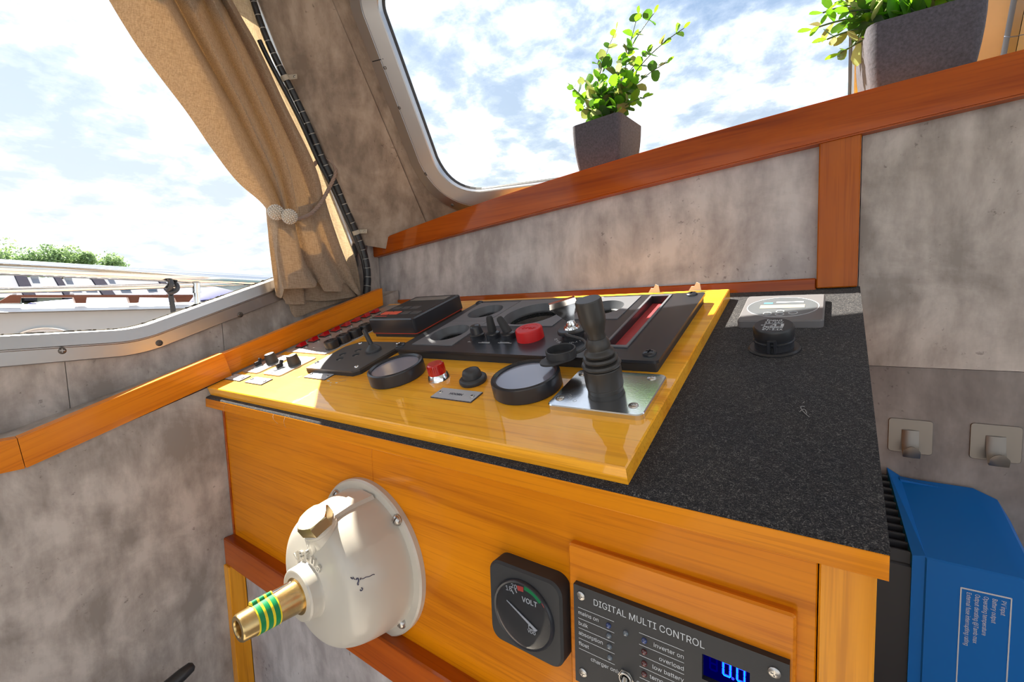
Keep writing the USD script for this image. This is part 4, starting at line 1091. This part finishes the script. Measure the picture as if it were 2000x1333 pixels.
# fold lines in the window plane: (y, z) from the top to the gather, with their depth
fold = [
    [(-0.1694, 1.619, 0.004), (-0.0675, 1.4699, 0.004), (-0.0432, 1.4261, 0.004), (-0.0014, 1.3694, 0.004), (0.0339, 1.3167, 0.004), (0.0662, 1.28, 0.004), (0.095, 1.2551, 0.004)],
    [(-0.1533, 1.5937, 0.0376), (-0.0452, 1.4768, 0.0337), (-0.0201, 1.435, 0.0297), (0.0139, 1.3773, 0.0258), (0.0407, 1.3256, 0.0219), (0.0716, 1.2812, 0.0179), (0.094, 1.2533, 0.014)],
    [(-0.1237, 1.5874, 0.046), (-0.0315, 1.481, 0.041), (-0.0052, 1.4413, 0.036), (0.0263, 1.3856, 0.031), (0.0504, 1.331, 0.026), (0.0798, 1.2813, 0.021), (0.0989, 1.2524, 0.016)],
    [(-0.0818, 1.6325, -0.014), (0.0054, 1.5111, -0.0123), (0.0372, 1.4493, -0.0107), (0.066, 1.3968, -0.009), (0.0885, 1.3486, -0.0073), (0.1089, 1.3036, -0.0057), (0.1211, 1.263, -0.004)],
    [(-0.0589, 1.5984, 0.0313), (0.007, 1.4949, 0.0288), (0.0359, 1.4387, 0.0262), (0.064, 1.3869, 0.0237), (0.0856, 1.3405, 0.0211), (0.1044, 1.2976, 0.0186), (0.1155, 1.2583, 0.016)],
    [(-0.0154, 1.6326, -0.014), (0.0401, 1.5285, -0.0123), (0.0637, 1.4696, -0.0107), (0.0903, 1.4111, -0.009), (0.1117, 1.3577, -0.0073), (0.126, 1.3077, -0.0057), (0.1321, 1.2629, -0.004)],
    [(-0.0056, 1.6, 0.0292), (0.0346, 1.5112, 0.0272), (0.0605, 1.4604, 0.0251), (0.0875, 1.4045, 0.0231), (0.1118, 1.3521, 0.0211), (0.1275, 1.3023, 0.019), (0.1344, 1.26, 0.017)],
    [(0.0356, 1.6326, -0.014), (0.0614, 1.5407, -0.0123), (0.09, 1.4889, -0.0107), (0.1167, 1.4292, -0.009), (0.1421, 1.3729, -0.0073), (0.1623, 1.3137, -0.0057), (0.1694, 1.269, -0.004)],
    [(0.0351, 1.6095, 0.0166), (0.0571, 1.5273, 0.0153), (0.0881, 1.4821, 0.0141), (0.1162, 1.4269, 0.0128), (0.1444, 1.3724, 0.0115), (0.1717, 1.3138, 0.0103), (0.1794, 1.2698, 0.009)],
    [(0.0516, 1.6285, -0.0086), (0.0733, 1.5445, -0.0072), (0.1039, 1.4952, -0.0057), (0.1313, 1.4381, -0.0043), (0.1597, 1.3812, -0.0029), (0.1859, 1.3205, -0.0014), (0.193, 1.275, 0.0)],
]
NR = 70
LN = []
for pts in fold:
    a_ = np.array(pts)[:, [2, 0, 1]]
    LN.append(spline(np.vstack([a_, a_[-1] + (-.001, .004, -.0190)]), NR))
LN = np.array(LN)                                    # folds, rows, (x, y, z)
from scipy.interpolate import PchipInterpolator
uu = np.linspace(0, 1, LN.shape[0]); uf = np.linspace(0, 1, 120)
SH = PchipInterpolator(uu, LN, axis=0)(uf)
SH[:, :, 0] += .0012 * (meshkit.noise(np.stack([SH[:, :, 1] * 90, SH[:, :, 2] * 14, SH[:, :, 0] * 0], -1), 3) - .5)
part(CU, 'front_folds', thick(SH, .0011), 'linen', True, label='deep gathered folds')
# flat strip lying straight against the window
bk0, bk1 = spline([(.030, 1.622), (.060, 1.540), (.120, 1.42), (.165, 1.31), (.200, 1.21), (.232, 1.126)], NR), spline([(.0800, 1.622), (.1080, 1.5553), (.1340, 1.4644), (.1560, 1.424), (.1764, 1.3803), (.1924, 1.3443), (.2120, 1.3013), (.2225, 1.2728), (.2365, 1.2378), (.2500, 1.1952), (.2570, 1.1255)], NR)
S2 = np.array([[(-.0085 + .002 * math.sin(3.2 * t) + .0015 * math.sin(11 * t + k * .05), *(bk0[k] * (1 - t) + bk1[k] * t)) for k in range(NR)] for t in np.linspace(0, 1, 20)])
part(CU, 'edge_panel', grid_mesh(S2), 'linen', True, label='single flat layer of cloth glowing with daylight')
# the tail below the cord
tops = [(0.002, 0.0955, 1.2625), (0.016, 0.0954, 1.2563), (0.02, 0.1075, 1.2534), (0.012, 0.1264, 1.2562), (0.004, 0.1358, 1.2611), (0.015, 0.1375, 1.2624), (0.018, 0.1495, 1.2675), (0.006, 0.1694, 1.2755), (0.01, 0.1798, 1.2823), (-0.002, 0.1943, 1.2905)]
mids = [(0.0, 0.097, 1.19), (0.004, 0.103, 1.1865), (0.024, 0.0953, 1.1811), (0.026, 0.1236, 1.1847), (0.004, 0.1437, 1.1964), (0.014, 0.1498, 1.1999), (0.018, 0.165, 1.2032), (0.004, 0.1845, 1.2104), (0.012, 0.2021, 1.2101), (-0.004, 0.2167, 1.2187)]
hems = [(0.0, 0.101, 1.1265), (0.004, 0.107, 1.1224), (0.028, 0.0995, 1.1345), (0.03, 0.1434, 1.1373), (0.004, 0.1676, 1.1477), (0.012, 0.1766, 1.1324), (0.02, 0.1988, 1.132), (0.004, 0.2173, 1.1477), (0.014, 0.237, 1.1265), (-0.006, 0.2523, 1.1323)]
pinch = [(.010, .112 + .002 * k, 1.2450 + .0008 * k) for k in range(10)]
T3 = np.array([tops, mids, hems], float)             # rows, folds
T3 = np.concatenate([T3[:1] * .5 + T3[:1] * .5, T3[1:]], 0)
tt = PchipInterpolator([0, .5, 1], T3, axis=0)(np.linspace(0, 1, 36))
tt = PchipInterpolator(uu, tt, axis=1)(np.linspace(0, 1, 140))
tt[:, :, 0] += .001 * (meshkit.noise(np.stack([tt[:, :, 1] * 80, tt[:, :, 2] * 12, tt[:, :, 0] * 0], -1), 5) - .5)
part(CU, 'tail_folds', thick(tt.transpose(1, 0, 2), .0011), 'linen', True, label='folds falling free below the cord')
hm2 = [(-.006, .1030, 1.135), (-.004, .116, 1.1180), (-.002, .1170, 1.1130), (.004, .1420, 1.1120), (-.006, .1500, 1.119), (-.002, .178, 1.1170), (.004, .236, 1.1240), (-.010, .246, 1.128)]
tp2 = [(x * .3 - .006, .108 + .011 * k, 1.20 + .004 * k) for k, (x, y, z) in enumerate(hm2)]
t4 = PchipInterpolator([0, 1], np.array([tp2, hm2], float), axis=0)(np.linspace(0, 1, 16))
t4 = PchipInterpolator(np.linspace(0, 1, 8), t4, axis=1)(np.linspace(0, 1, 70))
part(CU, 'inner_folds', thick(t4.transpose(1, 0, 2), .0011), 'linen', True)
hm3 = [(-.010, .124, 1.118), (-.008, .1275, 1.0985), (-.006, .1330, 1.0915), (-.008, .165, 1.1010), (-.009, .20, 1.1110), (-.011, .244, 1.1235)]
tp3 = [(-.010, .118 + .014 * k, 1.17 + .004 * k) for k in range(6)]
t5 = PchipInterpolator([0, 1], np.array([tp3, hm3], float), axis=0)(np.linspace(0, 1, 12))
t5 = PchipInterpolator(np.linspace(0, 1, 6), t5, axis=1)(np.linspace(0, 1, 50))
part(CU, 'inner_folds', thick(t5.transpose(1, 0, 2), .0011), 'linen', True)

TB = thing('curtain_tieback', 'twisted beige cord tieback with two pearl-beaded balls holding the curtain', 'tieback', TR(-.040, 0, 0))
cordp = spline([(.040, .1115, 1.2375), (.034, .1300, 1.2420), (.026, .1500, 1.2520), (.018, .1720, 1.2710), (.012, .1920, 1.2970), (.010, .2060, 1.3200), (.008, .2120, 1.3360), (.004, .2080, 1.3480), (-.002, .1990, 1.3530), (-.006, .1840, 1.3430), (-.010, .170, 1.325)], 90)
part(TB, 'cord', cat_([tube(cordp + np.c_[.0014 * np.cos(np.arange(90) * .75 + p), .0010 * np.sin(np.arange(90) * .75 + p), .0010 * np.cos(np.arange(90) * .75 + p + 1.5)], .0019, 7) for p in (0, 2.1, 4.2)]), 'cord', 60)
part(TB, 'cord', tube(spline([(.034, .0960, 1.2440), (.012, .110, 1.2480), (-.005, .14, 1.255), (-.008, .17, 1.29)], 30), .0026, 10), 'cord', 60)
part(TB, 'hook', tube(spline([(.004, .2085, 1.3485), (.009, .2115, 1.3500), (.010, .2140, 1.3470), (.007, .2145, 1.3435)], 12), .0008, 6), 'clip_white', 60)
for (x, y, z) in ((.034, .0930, 1.2455), (.046, .1060, 1.2395)):
    b = part(TB, 'ball', moved(trimesh.creation.icosphere(3, .0098), TR(x, y, z)), 'bead_core', 60)
    n = 130
    i = np.arange(n) + .5
    ph = np.arccos(1 - 2 * i / n); th_ = np.pi * (1 + 5 ** .5) * i
    pe = cat_([moved(trimesh.creation.icosphere(1, .00125), TR(x + .0102 * math.sin(p) * math.cos(t), y + .0102 * math.sin(p) * math.sin(t), z + .0102 * math.cos(p))) for p, t in zip(ph, th_)])
    part(b, 'pearl', pe, 'pearl', True, kind='stuff')

# cable loom in its spiral wrap
CL = thing('cable_loom', 'black spiral-wrapped cable loom running down the corner pillar', 'cable', TR(-.045, 0, 0))
cpth = spline([(0.005, 0.05, 1.672), (0.005, 0.1017, 1.5498), (0.005, 0.1175, 1.5047), (0.005, 0.1385, 1.4642), (0.005, 0.161, 1.424), (0.005, 0.1818, 1.3803), (0.005, 0.1981, 1.3443), (0.005, 0.2185, 1.3074), (0.005, 0.2334, 1.2736), (0.005, 0.2471, 1.2446), (0.005, 0.2615, 1.2081), (0.005, 0.2687, 1.17), (0.005, 0.2665, 1.14), (0.005, 0.2631, 1.1246)], 200)
cr_ = np.interp(np.linspace(0, 1, 200), [0, .3, .55, .75, .86, 1], [.0042, .0046, .0056, .0062, .0068, .0066])
part(CL, 'core', tube(cpth, cr_ * .84, 14), 'wire_white', 60)
t_, a_, b_ = frames(cpth)
arcl = np.r_[0, np.cumsum(np.linalg.norm(np.diff(cpth, axis=0), axis=1))]
s0 = 0.0
pit = .0165
while s0 < arcl[-1] - .003:
    ss = np.linspace(s0 + .0007, min(s0 + pit - .0007, arcl[-1]), 8)
    Q = np.stack([np.interp(ss, arcl, cpth[:, k]) for k in range(3)], 1); rr = np.interp(ss, arcl, cr_)
    part(CL, 'wrap', tube(Q, rr * np.array([.97] + [1.0] * 6 + [.97]), 16), 'black', 45)
    s0 += pit
part(CL, 'cable', tube(spline(cpth[60:196:10] + np.array([-.003, -.0105, -.0035]) * np.linspace(1, .35, 14)[:, None], 60), .0034, 10), 'black', 60)
part(CL, 'tie', moved(ring(.0058, .0076, -.0012, .0012, n=24), trimesh.geometry.align_vectors([0, 0, 1], t_[-1]), TR(*cpth[-1])), 'black', 45)
for k, (dx, dy, ex, ey, ez) in enumerate(((-.003, -.003, .010, .2320, 1.0830), (.001, -.001, .018, .2500, 1.0830), (.003, .003, .027, .2690, 1.0930))):
    e = cpth[-1]
    part(CL, 'wire', tube(spline([e + (dx, dy, .006), e + (dx * 1.2 + .001, dy * 1.3, -.008), (ex + dx * .5, ey, ez + .014), (ex + .002, ey - .004, ez)], 24), .0022, 10), 'wire_white', 60)
for (y, z, lab) in ((.1403, 1.4610, 'cream cable clip on the corner pillar, upper one'), (.2500, 1.2380, 'cream cable clip on the corner pillar, lower one just above the rail')):
    k = int(np.argmin(np.abs(cpth[:, 2] - z))); al = trimesh.geometry.align_vectors([0, 0, 1], t_[k])
    c = thing('cable_clip', lab, 'clip', TR(-.045 + cpth[k][0], cpth[k][1], cpth[k][2]))
    part(c, 'strap', moved(ring(cr_[k], cr_[k] + .0013, -.0036, .0036, n=28), al), 'clip_white', 40)
    part(c, 'tab', moved(cbox(.0135, .0016, .0072, .0003, (cr_[k] + .0052, 0, 0)), RZ(28), TR(.001, .002, .001)), 'clip_white', 40)
    part(c, 'screw', moved(screw(.0019, .0010, n=12), RX(90), TR(cr_[k] + .0080, -.0008, 0), RZ(28), TR(.001, .002, .001)), 'steel', 40)
# ------------------------------------------------------------------ potted plants on the sill
def pot_mesh(top, bot, h, wall=.003, n=7):
    def sec_(hw, z):
        q = np.array(rrect(2 * hw, 2 * hw, hw * .22, q=4).exterior.coords)[:-1]
        return np.c_[q, np.full(len(q), z)]
    rings = [sec_(bot * .9, 0)]
    for t in np.linspace(0, 1, n):
        rings.append(sec_(bot + (top - bot) * math.sin(t * math.pi / 2) ** .9, .0015 + t * (h - .0015)))
    rings.append(sec_(top - wall, h)); rings.append(sec_(top - wall * 1.6, h - .012))
    V = np.array(rings)
    g = grid_mesh(V, closed_u=True)
    k = V.shape[1]; c0 = len(g.vertices)
    W = np.vstack([g.vertices, [0, 0, 0]])
    F = np.vstack([g.faces, [[c0, (j + 1) % k, j] for j in range(k)]])
    m = trimesh.Trimesh(W, F, process=False); trimesh.repair.fix_normals(m)
    return m


def leaf(l, w, fold=.25, curl=.15, round_=True):
    """Small leaf along +x from the origin, 16 to 24 triangles."""
    ts = np.array([0, .12, .35, .65, .88, 1.0])
    ws = np.array([.10, .55, 1.0, .98, .55, .05]) if round_ else np.array([.12, .40, .85, 1.0, .62, .05])
    V = []
    for t, q in zip(ts, ws):
        V.append([(l * t, -q * w / 2, fold * q * w / 2 + curl * l * t * t), (l * t, 0, curl * l * t * t), (l * t, q * w / 2, fold * q * w / 2 + curl * l * t * t)])
    return grid_mesh(np.array(V))


def aim(d, roll=0.0):
    d = np.asarray(d, float) / np.linalg.norm(d)
    up = np.array([0, 0, 1.0]) if abs(d[2]) < .95 else np.array([0, 1.0, 0])
    b = np.cross(up, d); b /= np.linalg.norm(b); c = np.cross(d, b)
    M = np.eye(4); M[:3, 0] = d; M[:3, 1] = b; M[:3, 2] = c
    return M @ RX(math.degrees(roll))


def plant(t, stems, r0, rg, mats, lsize, nleaf, lw=.95, round_=True, sr=.0008):
    for base, tip in stems:
        base, tip = np.array(base, float), np.array(tip, float)
        mid = (base + tip) / 2 + np.array([(base - tip)[0] * .12, 0, np.linalg.norm(tip - base) * .12])
        P = spline([base, mid, tip], 18)
        s = part(t, 'stem', tube(P, np.linspace(sr, sr * .55, 18), 5), 'stem_green', True)
        n = nleaf if isinstance(nleaf, int) else rg.integers(*nleaf)
        az0 = rg.uniform(0, np.pi)
        for k in range(n):
            f = .22 + .78 * (k + .5) / n
            p = P[int(f * 17)]; d = P[min(int(f * 17) + 1, 17)] - P[max(int(f * 17) - 1, 0)]; d /= np.linalg.norm(d)
            a = np.cross(d, [0.3, 0.5, 0.8]); a /= np.linalg.norm(a); b = np.cross(d, a)
            for side in (0, np.pi):
                az = az0 + k * 1.57 + side + rg.uniform(-.3, .3)
                dirv = (a * math.cos(az) + b * math.sin(az)) * .85 + d * rg.uniform(.2, .75)
                l = lsize * (1.08 - .55 * f) * rg.uniform(.75, 1.2)
                m = moved(leaf(l, l * lw * rg.uniform(.8, 1.1), rg.uniform(.1, .4), rg.uniform(-.2, .3), round_), aim(dirv, rg.uniform(-1, 1)), TR(*p))
                part(s, 'leaf', m, mats[rg.choice(len(mats), p=MP[len(mats)])], True)
        part(s, 'leaf', moved(leaf(lsize * .45, lsize * .35, .3, .2, round_), aim(P[-1] - P[-3]), TR(*P[-1])), mats[0], True)


MP = {4: [.46, .28, .14, .12], 3: [.5, .3, .2]}
pz = float(sill_z(.393))
PL1 = thing('potted_plant', 'small potted plant with round green leaves in a grey pot mid-window on the sill', 'plant', TR(.393, .3560, pz) @ RZ(-4))
PH = 1.341 - pz
part(PL1, 'pot', pot_mesh(.0365, .0265, PH), 'pot', 35)
part(PL1, 'soil', plate(rrect(.062, .062, .006), PH - .016, PH - .009), 'soil', False)
rg1 = np.random.default_rng(11)
tips = [(-.054, -.004, .070), (-.040, .006, .078), (-.008, -.006, .090), (.014, .004, .125), (.048, -.002, .128), (.067, .004, .124), (.105, .000, .088), (.062, -.010, .018), (-.032, -.014, .030), (-.012, .012, .060), (.030, -.012, .075), (.082, .008, .060), (.020, .014, .060), (-.028, .014, .050), (.045, -.014, .045), (.000, -.014, .050), (.054, .012, .085), (.036, .010, .100)]
plant(PL1, [((rg1.uniform(-.020, .020), rg1.uniform(-.02, .02), PH - .010), (x, y, PH + z)) for x, y, z in tips], 0, rg1, ['leaf_green', 'leaf_deep', 'leaf_pale', 'leaf_olive'], .0205, (6, 9))
pz2 = float(sill_z(.712))
PL2 = thing('potted_plant', 'potted plant with longer leaves in a larger square grey pot at the upper right corner', 'plant', TR(.7130, .3700, pz2) @ RZ(5))
PH2 = 1.3560 - pz2
part(PL2, 'pot', pot_mesh(.0425, .0330, PH2), 'pot', 35)
part(PL2, 'soil', plate(rrect(.074, .074, .006), PH2 - .016, PH2 - .009), 'soil', False)
rg2 = np.random.default_rng(5)
tips2 = [(-.072, -.008, .012), (-.085, .000, .030), (-.070, -.012, .055), (-.050, .010, .070), (-.030, -.010, .080), (-.010, .005, .090), (.010, -.01, .085), (.030, .005, .085), (.050, -.01, .070), (-.075, .012, .050), (-.02, .02, .07), (.02, .02, .08), (-.055, -.016, .030), (.045, .015, .06), (-.060, -.004, -.004)]
plant(PL2, [((rg2.uniform(-.028, .028), rg2.uniform(-.026, .026), PH2 - .012), (x, y, PH2 + z)) for x, y, z in tips2], 0, rg2, ['leaf_green', 'leaf_deep', 'leaf_pale', 'leaf_olive'], .030, (6, 9), .55, False, .0015)

# ------------------------------------------------------------------ outside: own rails, neighbouring boats, houses, trees
RL = thing('guard_rail', 'stainless steel guard rail of two tubes and a stanchion outside the side window', 'railing')
part(RL, 'top_rail', tube(spline([(-.50, -1.6, 1.245), (-.50, -.129, 1.194), (-.50, .323, 1.1805), (-.47, .9, 1.16)], 40), .0135, 24), 'stainless', True)
part(RL, 'lower_rail', tube(spline([(-.50, -1.6, 1.085), (-.50, -.133, 1.1545), (-.50, .10, 1.165), (-.50, .323, 1.178), (-.48, .7, 1.19)], 40), .0056, 18), 'stainless', True)
part(RL, 'stanchion', tube([(-.50, .1565, 1.170), (-.50, .1545, 1.10), (-.50, .152, .4605)], .0065, 18), 'stainless', True)
part(RL, 'collar', tube([(-.50, .1565, 1.172), (-.50, .156, 1.150)], .0085, 18), 'stainless', 40)
RP = thing('rope', 'dark rope knotted round the lower rail outside the window', 'rope', TR(-.50, .108, 1.166))
part(RP, 'knot', tube(spline([(.002, -.006, -.012), (.010, 0, .008), (-.002, .002, .010), (-.010, .004, -.004), (.008, -.002, -.016), (.012, .008, -.010), (.002, .010, .004), (-.006, .002, -.022), (.0, 0, -.028)], 60), .0042, 10), 'rubber', 60)
part(RP, 'tail', tube(spline([(0, 0, -.022), (.001, .001, -.045), (.001, .002, -.08), (.002, .003, -.30)], 20), [.0050] * 8 + [.0062] * 12, 10), 'rubber', 60)
OD = thing('side_deck', 'pale side deck of the boat outside the window', 'deck')
part(OD, 'deck', bx(-.62, -.10, -2.5, 1.2, -.36, .46, .002), 'deck_teak')

NB = thing('motor_boat', 'white motor boat moored alongside with a brown handrail on its cabin roof', 'boat')
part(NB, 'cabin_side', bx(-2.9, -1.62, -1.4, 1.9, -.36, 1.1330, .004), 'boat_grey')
part(NB, 'roof_edge', hull([(-2.95, -1.45, 1.1330), (-1.595, -1.45, 1.1330), (-2.95, 1.95, 1.1330), (-1.595, 1.95, 1.1330), (-2.85, -1.40, 1.1640), (-1.70, -1.40, 1.1640), (-2.85, 1.9, 1.1600), (-1.70, 1.9, 1.1600)]), 'boat_white')
part(NB, 'porthole', moved(ring(.075, .085, 0, .012, .002, 48), RY(90), np.diag([1, 1, .62, 1]), TR(-1.62, .066, 1.025)), 'stainless', 35)
part(NB, 'porthole_glass', moved(disc(.076, 0, .006), RY(90), np.diag([1, 1, .62, 1]), TR(-1.62, .066, 1.025)), 'boat_white', False)
hrp = [(-.030, 1.168), (.000, 1.192), (.545, 1.192), (.52, 1.1600), (.475, 1.1600), (.470, 1.1790), (.350, 1.1820), (.345, 1.1600), (.318, 1.1600), (.314, 1.1820), (.192, 1.1830), (.188, 1.1620), (.160, 1.1620), (.156, 1.1830), (.024, 1.1830), (.020, 1.1640), (-.026, 1.1640)]
part(NB, 'handrail', slab_yz(Polygon(hrp).buffer(-.001).buffer(.001), -1.66, -1.635), 'brown_wood')
for y in (.010, .155, .45):
    part(NB, 'fitting', moved(trimesh.creation.icosphere(2, .006), TR(-1.648, y, 1.196)), 'boat_white', True)
CB = thing('covered_boat', 'boat under a violet-blue tarpaulin behind the brown handrail', 'boat')
rdg = [(.30, 1.225), (.62, 1.262), (1.02, 1.300), (1.42, 1.352), (1.60, 1.30), (1.80, 1.215)]
V = []
for y, z in spline([(0, y, z) for y, z in rdg], 26)[:, 1:]:
    V.append([(-3.6 - .5 * s, y + .06 * math.sin(s * 6), z - (abs(s - .45) ** 1.3) * .34 + .004 * math.sin(s * 14 + y * 9)) for s in np.linspace(0, 1, 14)])
part(CB, 'tarpaulin', thick(np.array(V), .004), 'tarp_blue', True)
part(CB, 'hull', hull([(-4.1, .2, -.36), (-3.55, .2, -.36), (-4.1, 1.9, -.36), (-3.55, 1.9, -.36), (-4.2, .1, 1.18), (-3.5, .1, 1.18), (-4.2, 1.95, 1.165), (-3.5, 1.95, 1.165)]), 'boat_white')
B3 = thing('cabin_cruiser', 'white cabin cruiser with a row of small windows moored far behind', 'boat')
part(B3, 'hull', bx(-9.2, -7.6, 3.1, 9.5, -.36, 1.42, .02), 'boat_white')
part(B3, 'roof', hull([(-9.2, 3.0, 1.60), (-7.5, 3.0, 1.60), (-9.2, 9.5, 1.60), (-7.5, 9.5, 1.60), (-9.0, 3.1, 1.66), (-7.7, 3.1, 1.66), (-9.0, 9.4, 1.66), (-7.7, 9.4, 1.66)]), 'boat_white')
part(B3, 'cabin', bx(-9.1, -7.65, 3.2, 9.3, 1.40, 1.62, .01), 'boat_white')
for k in range(10):
    part(B3, 'window', bx(-7.655, -7.63, 3.35 + k * .55, 3.70 + k * .55, 1.46, 1.56, .005), 'house_glass')
solo('water', bx(-160, 12, -80, 160, -.40, -.35, 0), 'water', kind='structure')
solo('shore', bx(-160, -54, -60, 120, -.5, .35, 0), 'land', kind='structure')
hs = [(-.5, 5.6, 'leftmost'), (6.9, 11.1, None), (11.9, 16.6, None), (13, 0, None)]
def yh(px): return float(np.interp(px, [0, 60, 120, 260, 340, 430, 500, 560], [5.75, 7.9, 10.0, 15.25, 18.8, 23.4, 27.7, 31.5]))
HOUSES = [(-62, 36, 'pale-roofed quay house furthest left behind the rails'), (58, 112, 'pale-roofed quay house second from the left behind the rails'), (126, 188, 'pale-roofed quay house third from the left behind the rails'), (214, 326, 'pale-roofed quay house fourth from the left behind the rails'),
          (340, 430, 'pale-roofed quay house fifth from the left, above the rope knot'), (442, 498, 'narrow pale-roofed quay house sixth from the left'), (512, 575, 'pale-roofed quay house beside the curtain')]
for k, (a, b, lab) in enumerate(HOUSES):
    y0, y1 = yh(max(a, -60)) - (8 if a < -50 else 0), yh(b)
    h = thing('quay_house', lab, 'house', TR(-60, 0, 0))
    rt = 5.55 - .12 * (k % 3)
    gw = yh(HOUSES[k + 1][0]) - y1 - .02 if k + 1 < len(HOUSES) else .8
    part(h, 'wall', bx(-7.5, -.2, y0 + .1, y1 - .1, .3, 3.45, 0), 'house_wall')
    part(h, 'roof', hull([(.3, y0, 3.3), (.3, y1, 3.3), (-3.6, y0, rt), (-3.6, y1, rt), (-7.8, y0, 3.3), (-7.8, y1, 3.3)]), 'roof_grey', False)
    part(h, 'party_wall', hull([(.5, y1, 3.0), (.5, y1 + gw, 3.0), (.5, y1, 3.5), (.5, y1 + gw, 3.5), (-3.6, y1, rt + .22), (-3.6, y1 + gw, rt + .22), (-7.8, y1, 3.0), (-7.8, y1 + gw, 3.0)]), 'gable_dark', False)
    nwin = max(2, int((y1 - y0) / 1.7))
    for j in range(nwin):
        yy = y0 + (j + .5) * (y1 - y0) / nwin
        zc = 4.05
        xx = .3 - 3.9 * (zc - 3.3) / (rt - 3.3)
        w_ = part(h, 'dormer', bx(xx - .7, xx + .12, yy - .42, yy + .42, zc - .30, zc + .22, 0), 'roof_grey', False)
        part(w_, 'window', bx(xx + .10, xx + .15, yy - .34, yy + .34, zc - .22, zc + .12, 0), 'house_glass', False)
    part(h, 'chimney', bx(-3.9, -3.3, y0 + .3, y0 + .8, rt - .4, rt + .5, 0), 'house_wall', False)
TRS = [(5, 468, 40, 'large pale green tree behind the houses, leftmost'), (50, 482, 30, 'pale green tree behind the houses, second from the left'), (78, 494, 24, 'low broad green tree in the dip between the taller ones'), (112, 478, 28, 'pale green tree in the middle of the row'), (168, 481, 24, 'slim pale green tree, second from the right'), (212, 487, 30, 'pale green tree at the right end of the row')]
for k, (px, top, r, lab) in enumerate(TRS):
    yc = 9.6 + (px) * .0598; zt = 13.2 - (top - 470) * .0754 + px * .002; R_ = r * .075
    t = thing('shore_tree', lab, 'tree', TR(-100, yc, .3), 'trees behind the quay houses')
    part(t, 'trunk', tube([(0, 0, 0), (.1, .05, 3), (0, .1, zt * .6)], [.3, .25, .12], 8), 'bark', True)
    rt_ = np.random.default_rng(40 + k)
    for mt, n in (('tree_leaf', 1500), ('tree_leaf_deep', 900)):
        d = rt_.normal(size=(n, 3)); d /= np.linalg.norm(d, axis=1, keepdims=True)
        blob = rt_.normal(0, .34, size=(9, 3)); bi = rt_.integers(0, 9, n)
        c = (d * rt_.uniform(.25, .62, (n, 1)) + blob[bi]) * np.array([R_, R_ * 1.05, R_ * 1.0]) + (0, 0, zt - R_ * 1.25)
        c[:, 2] = np.minimum(c[:, 2], zt - .2)
        V, F = [], []
        for q in c:
            M = trimesh.transformations.random_rotation_matrix(rt_.random(3))[:3, :3]
            s = rt_.uniform(.10, .30)
            V.append((np.array([(-s, 0, 0), (0, -s * .6, 0), (s, 0, .1), (0, s * .6, 0)]) @ M.T) + q); F.append(np.array([[0, 1, 2], [0, 2, 3]]) + 4 * len(F))
        part(t, 'foliage', trimesh.Trimesh(np.vstack(V), np.vstack(F), process=False), mt, False, kind='stuff')
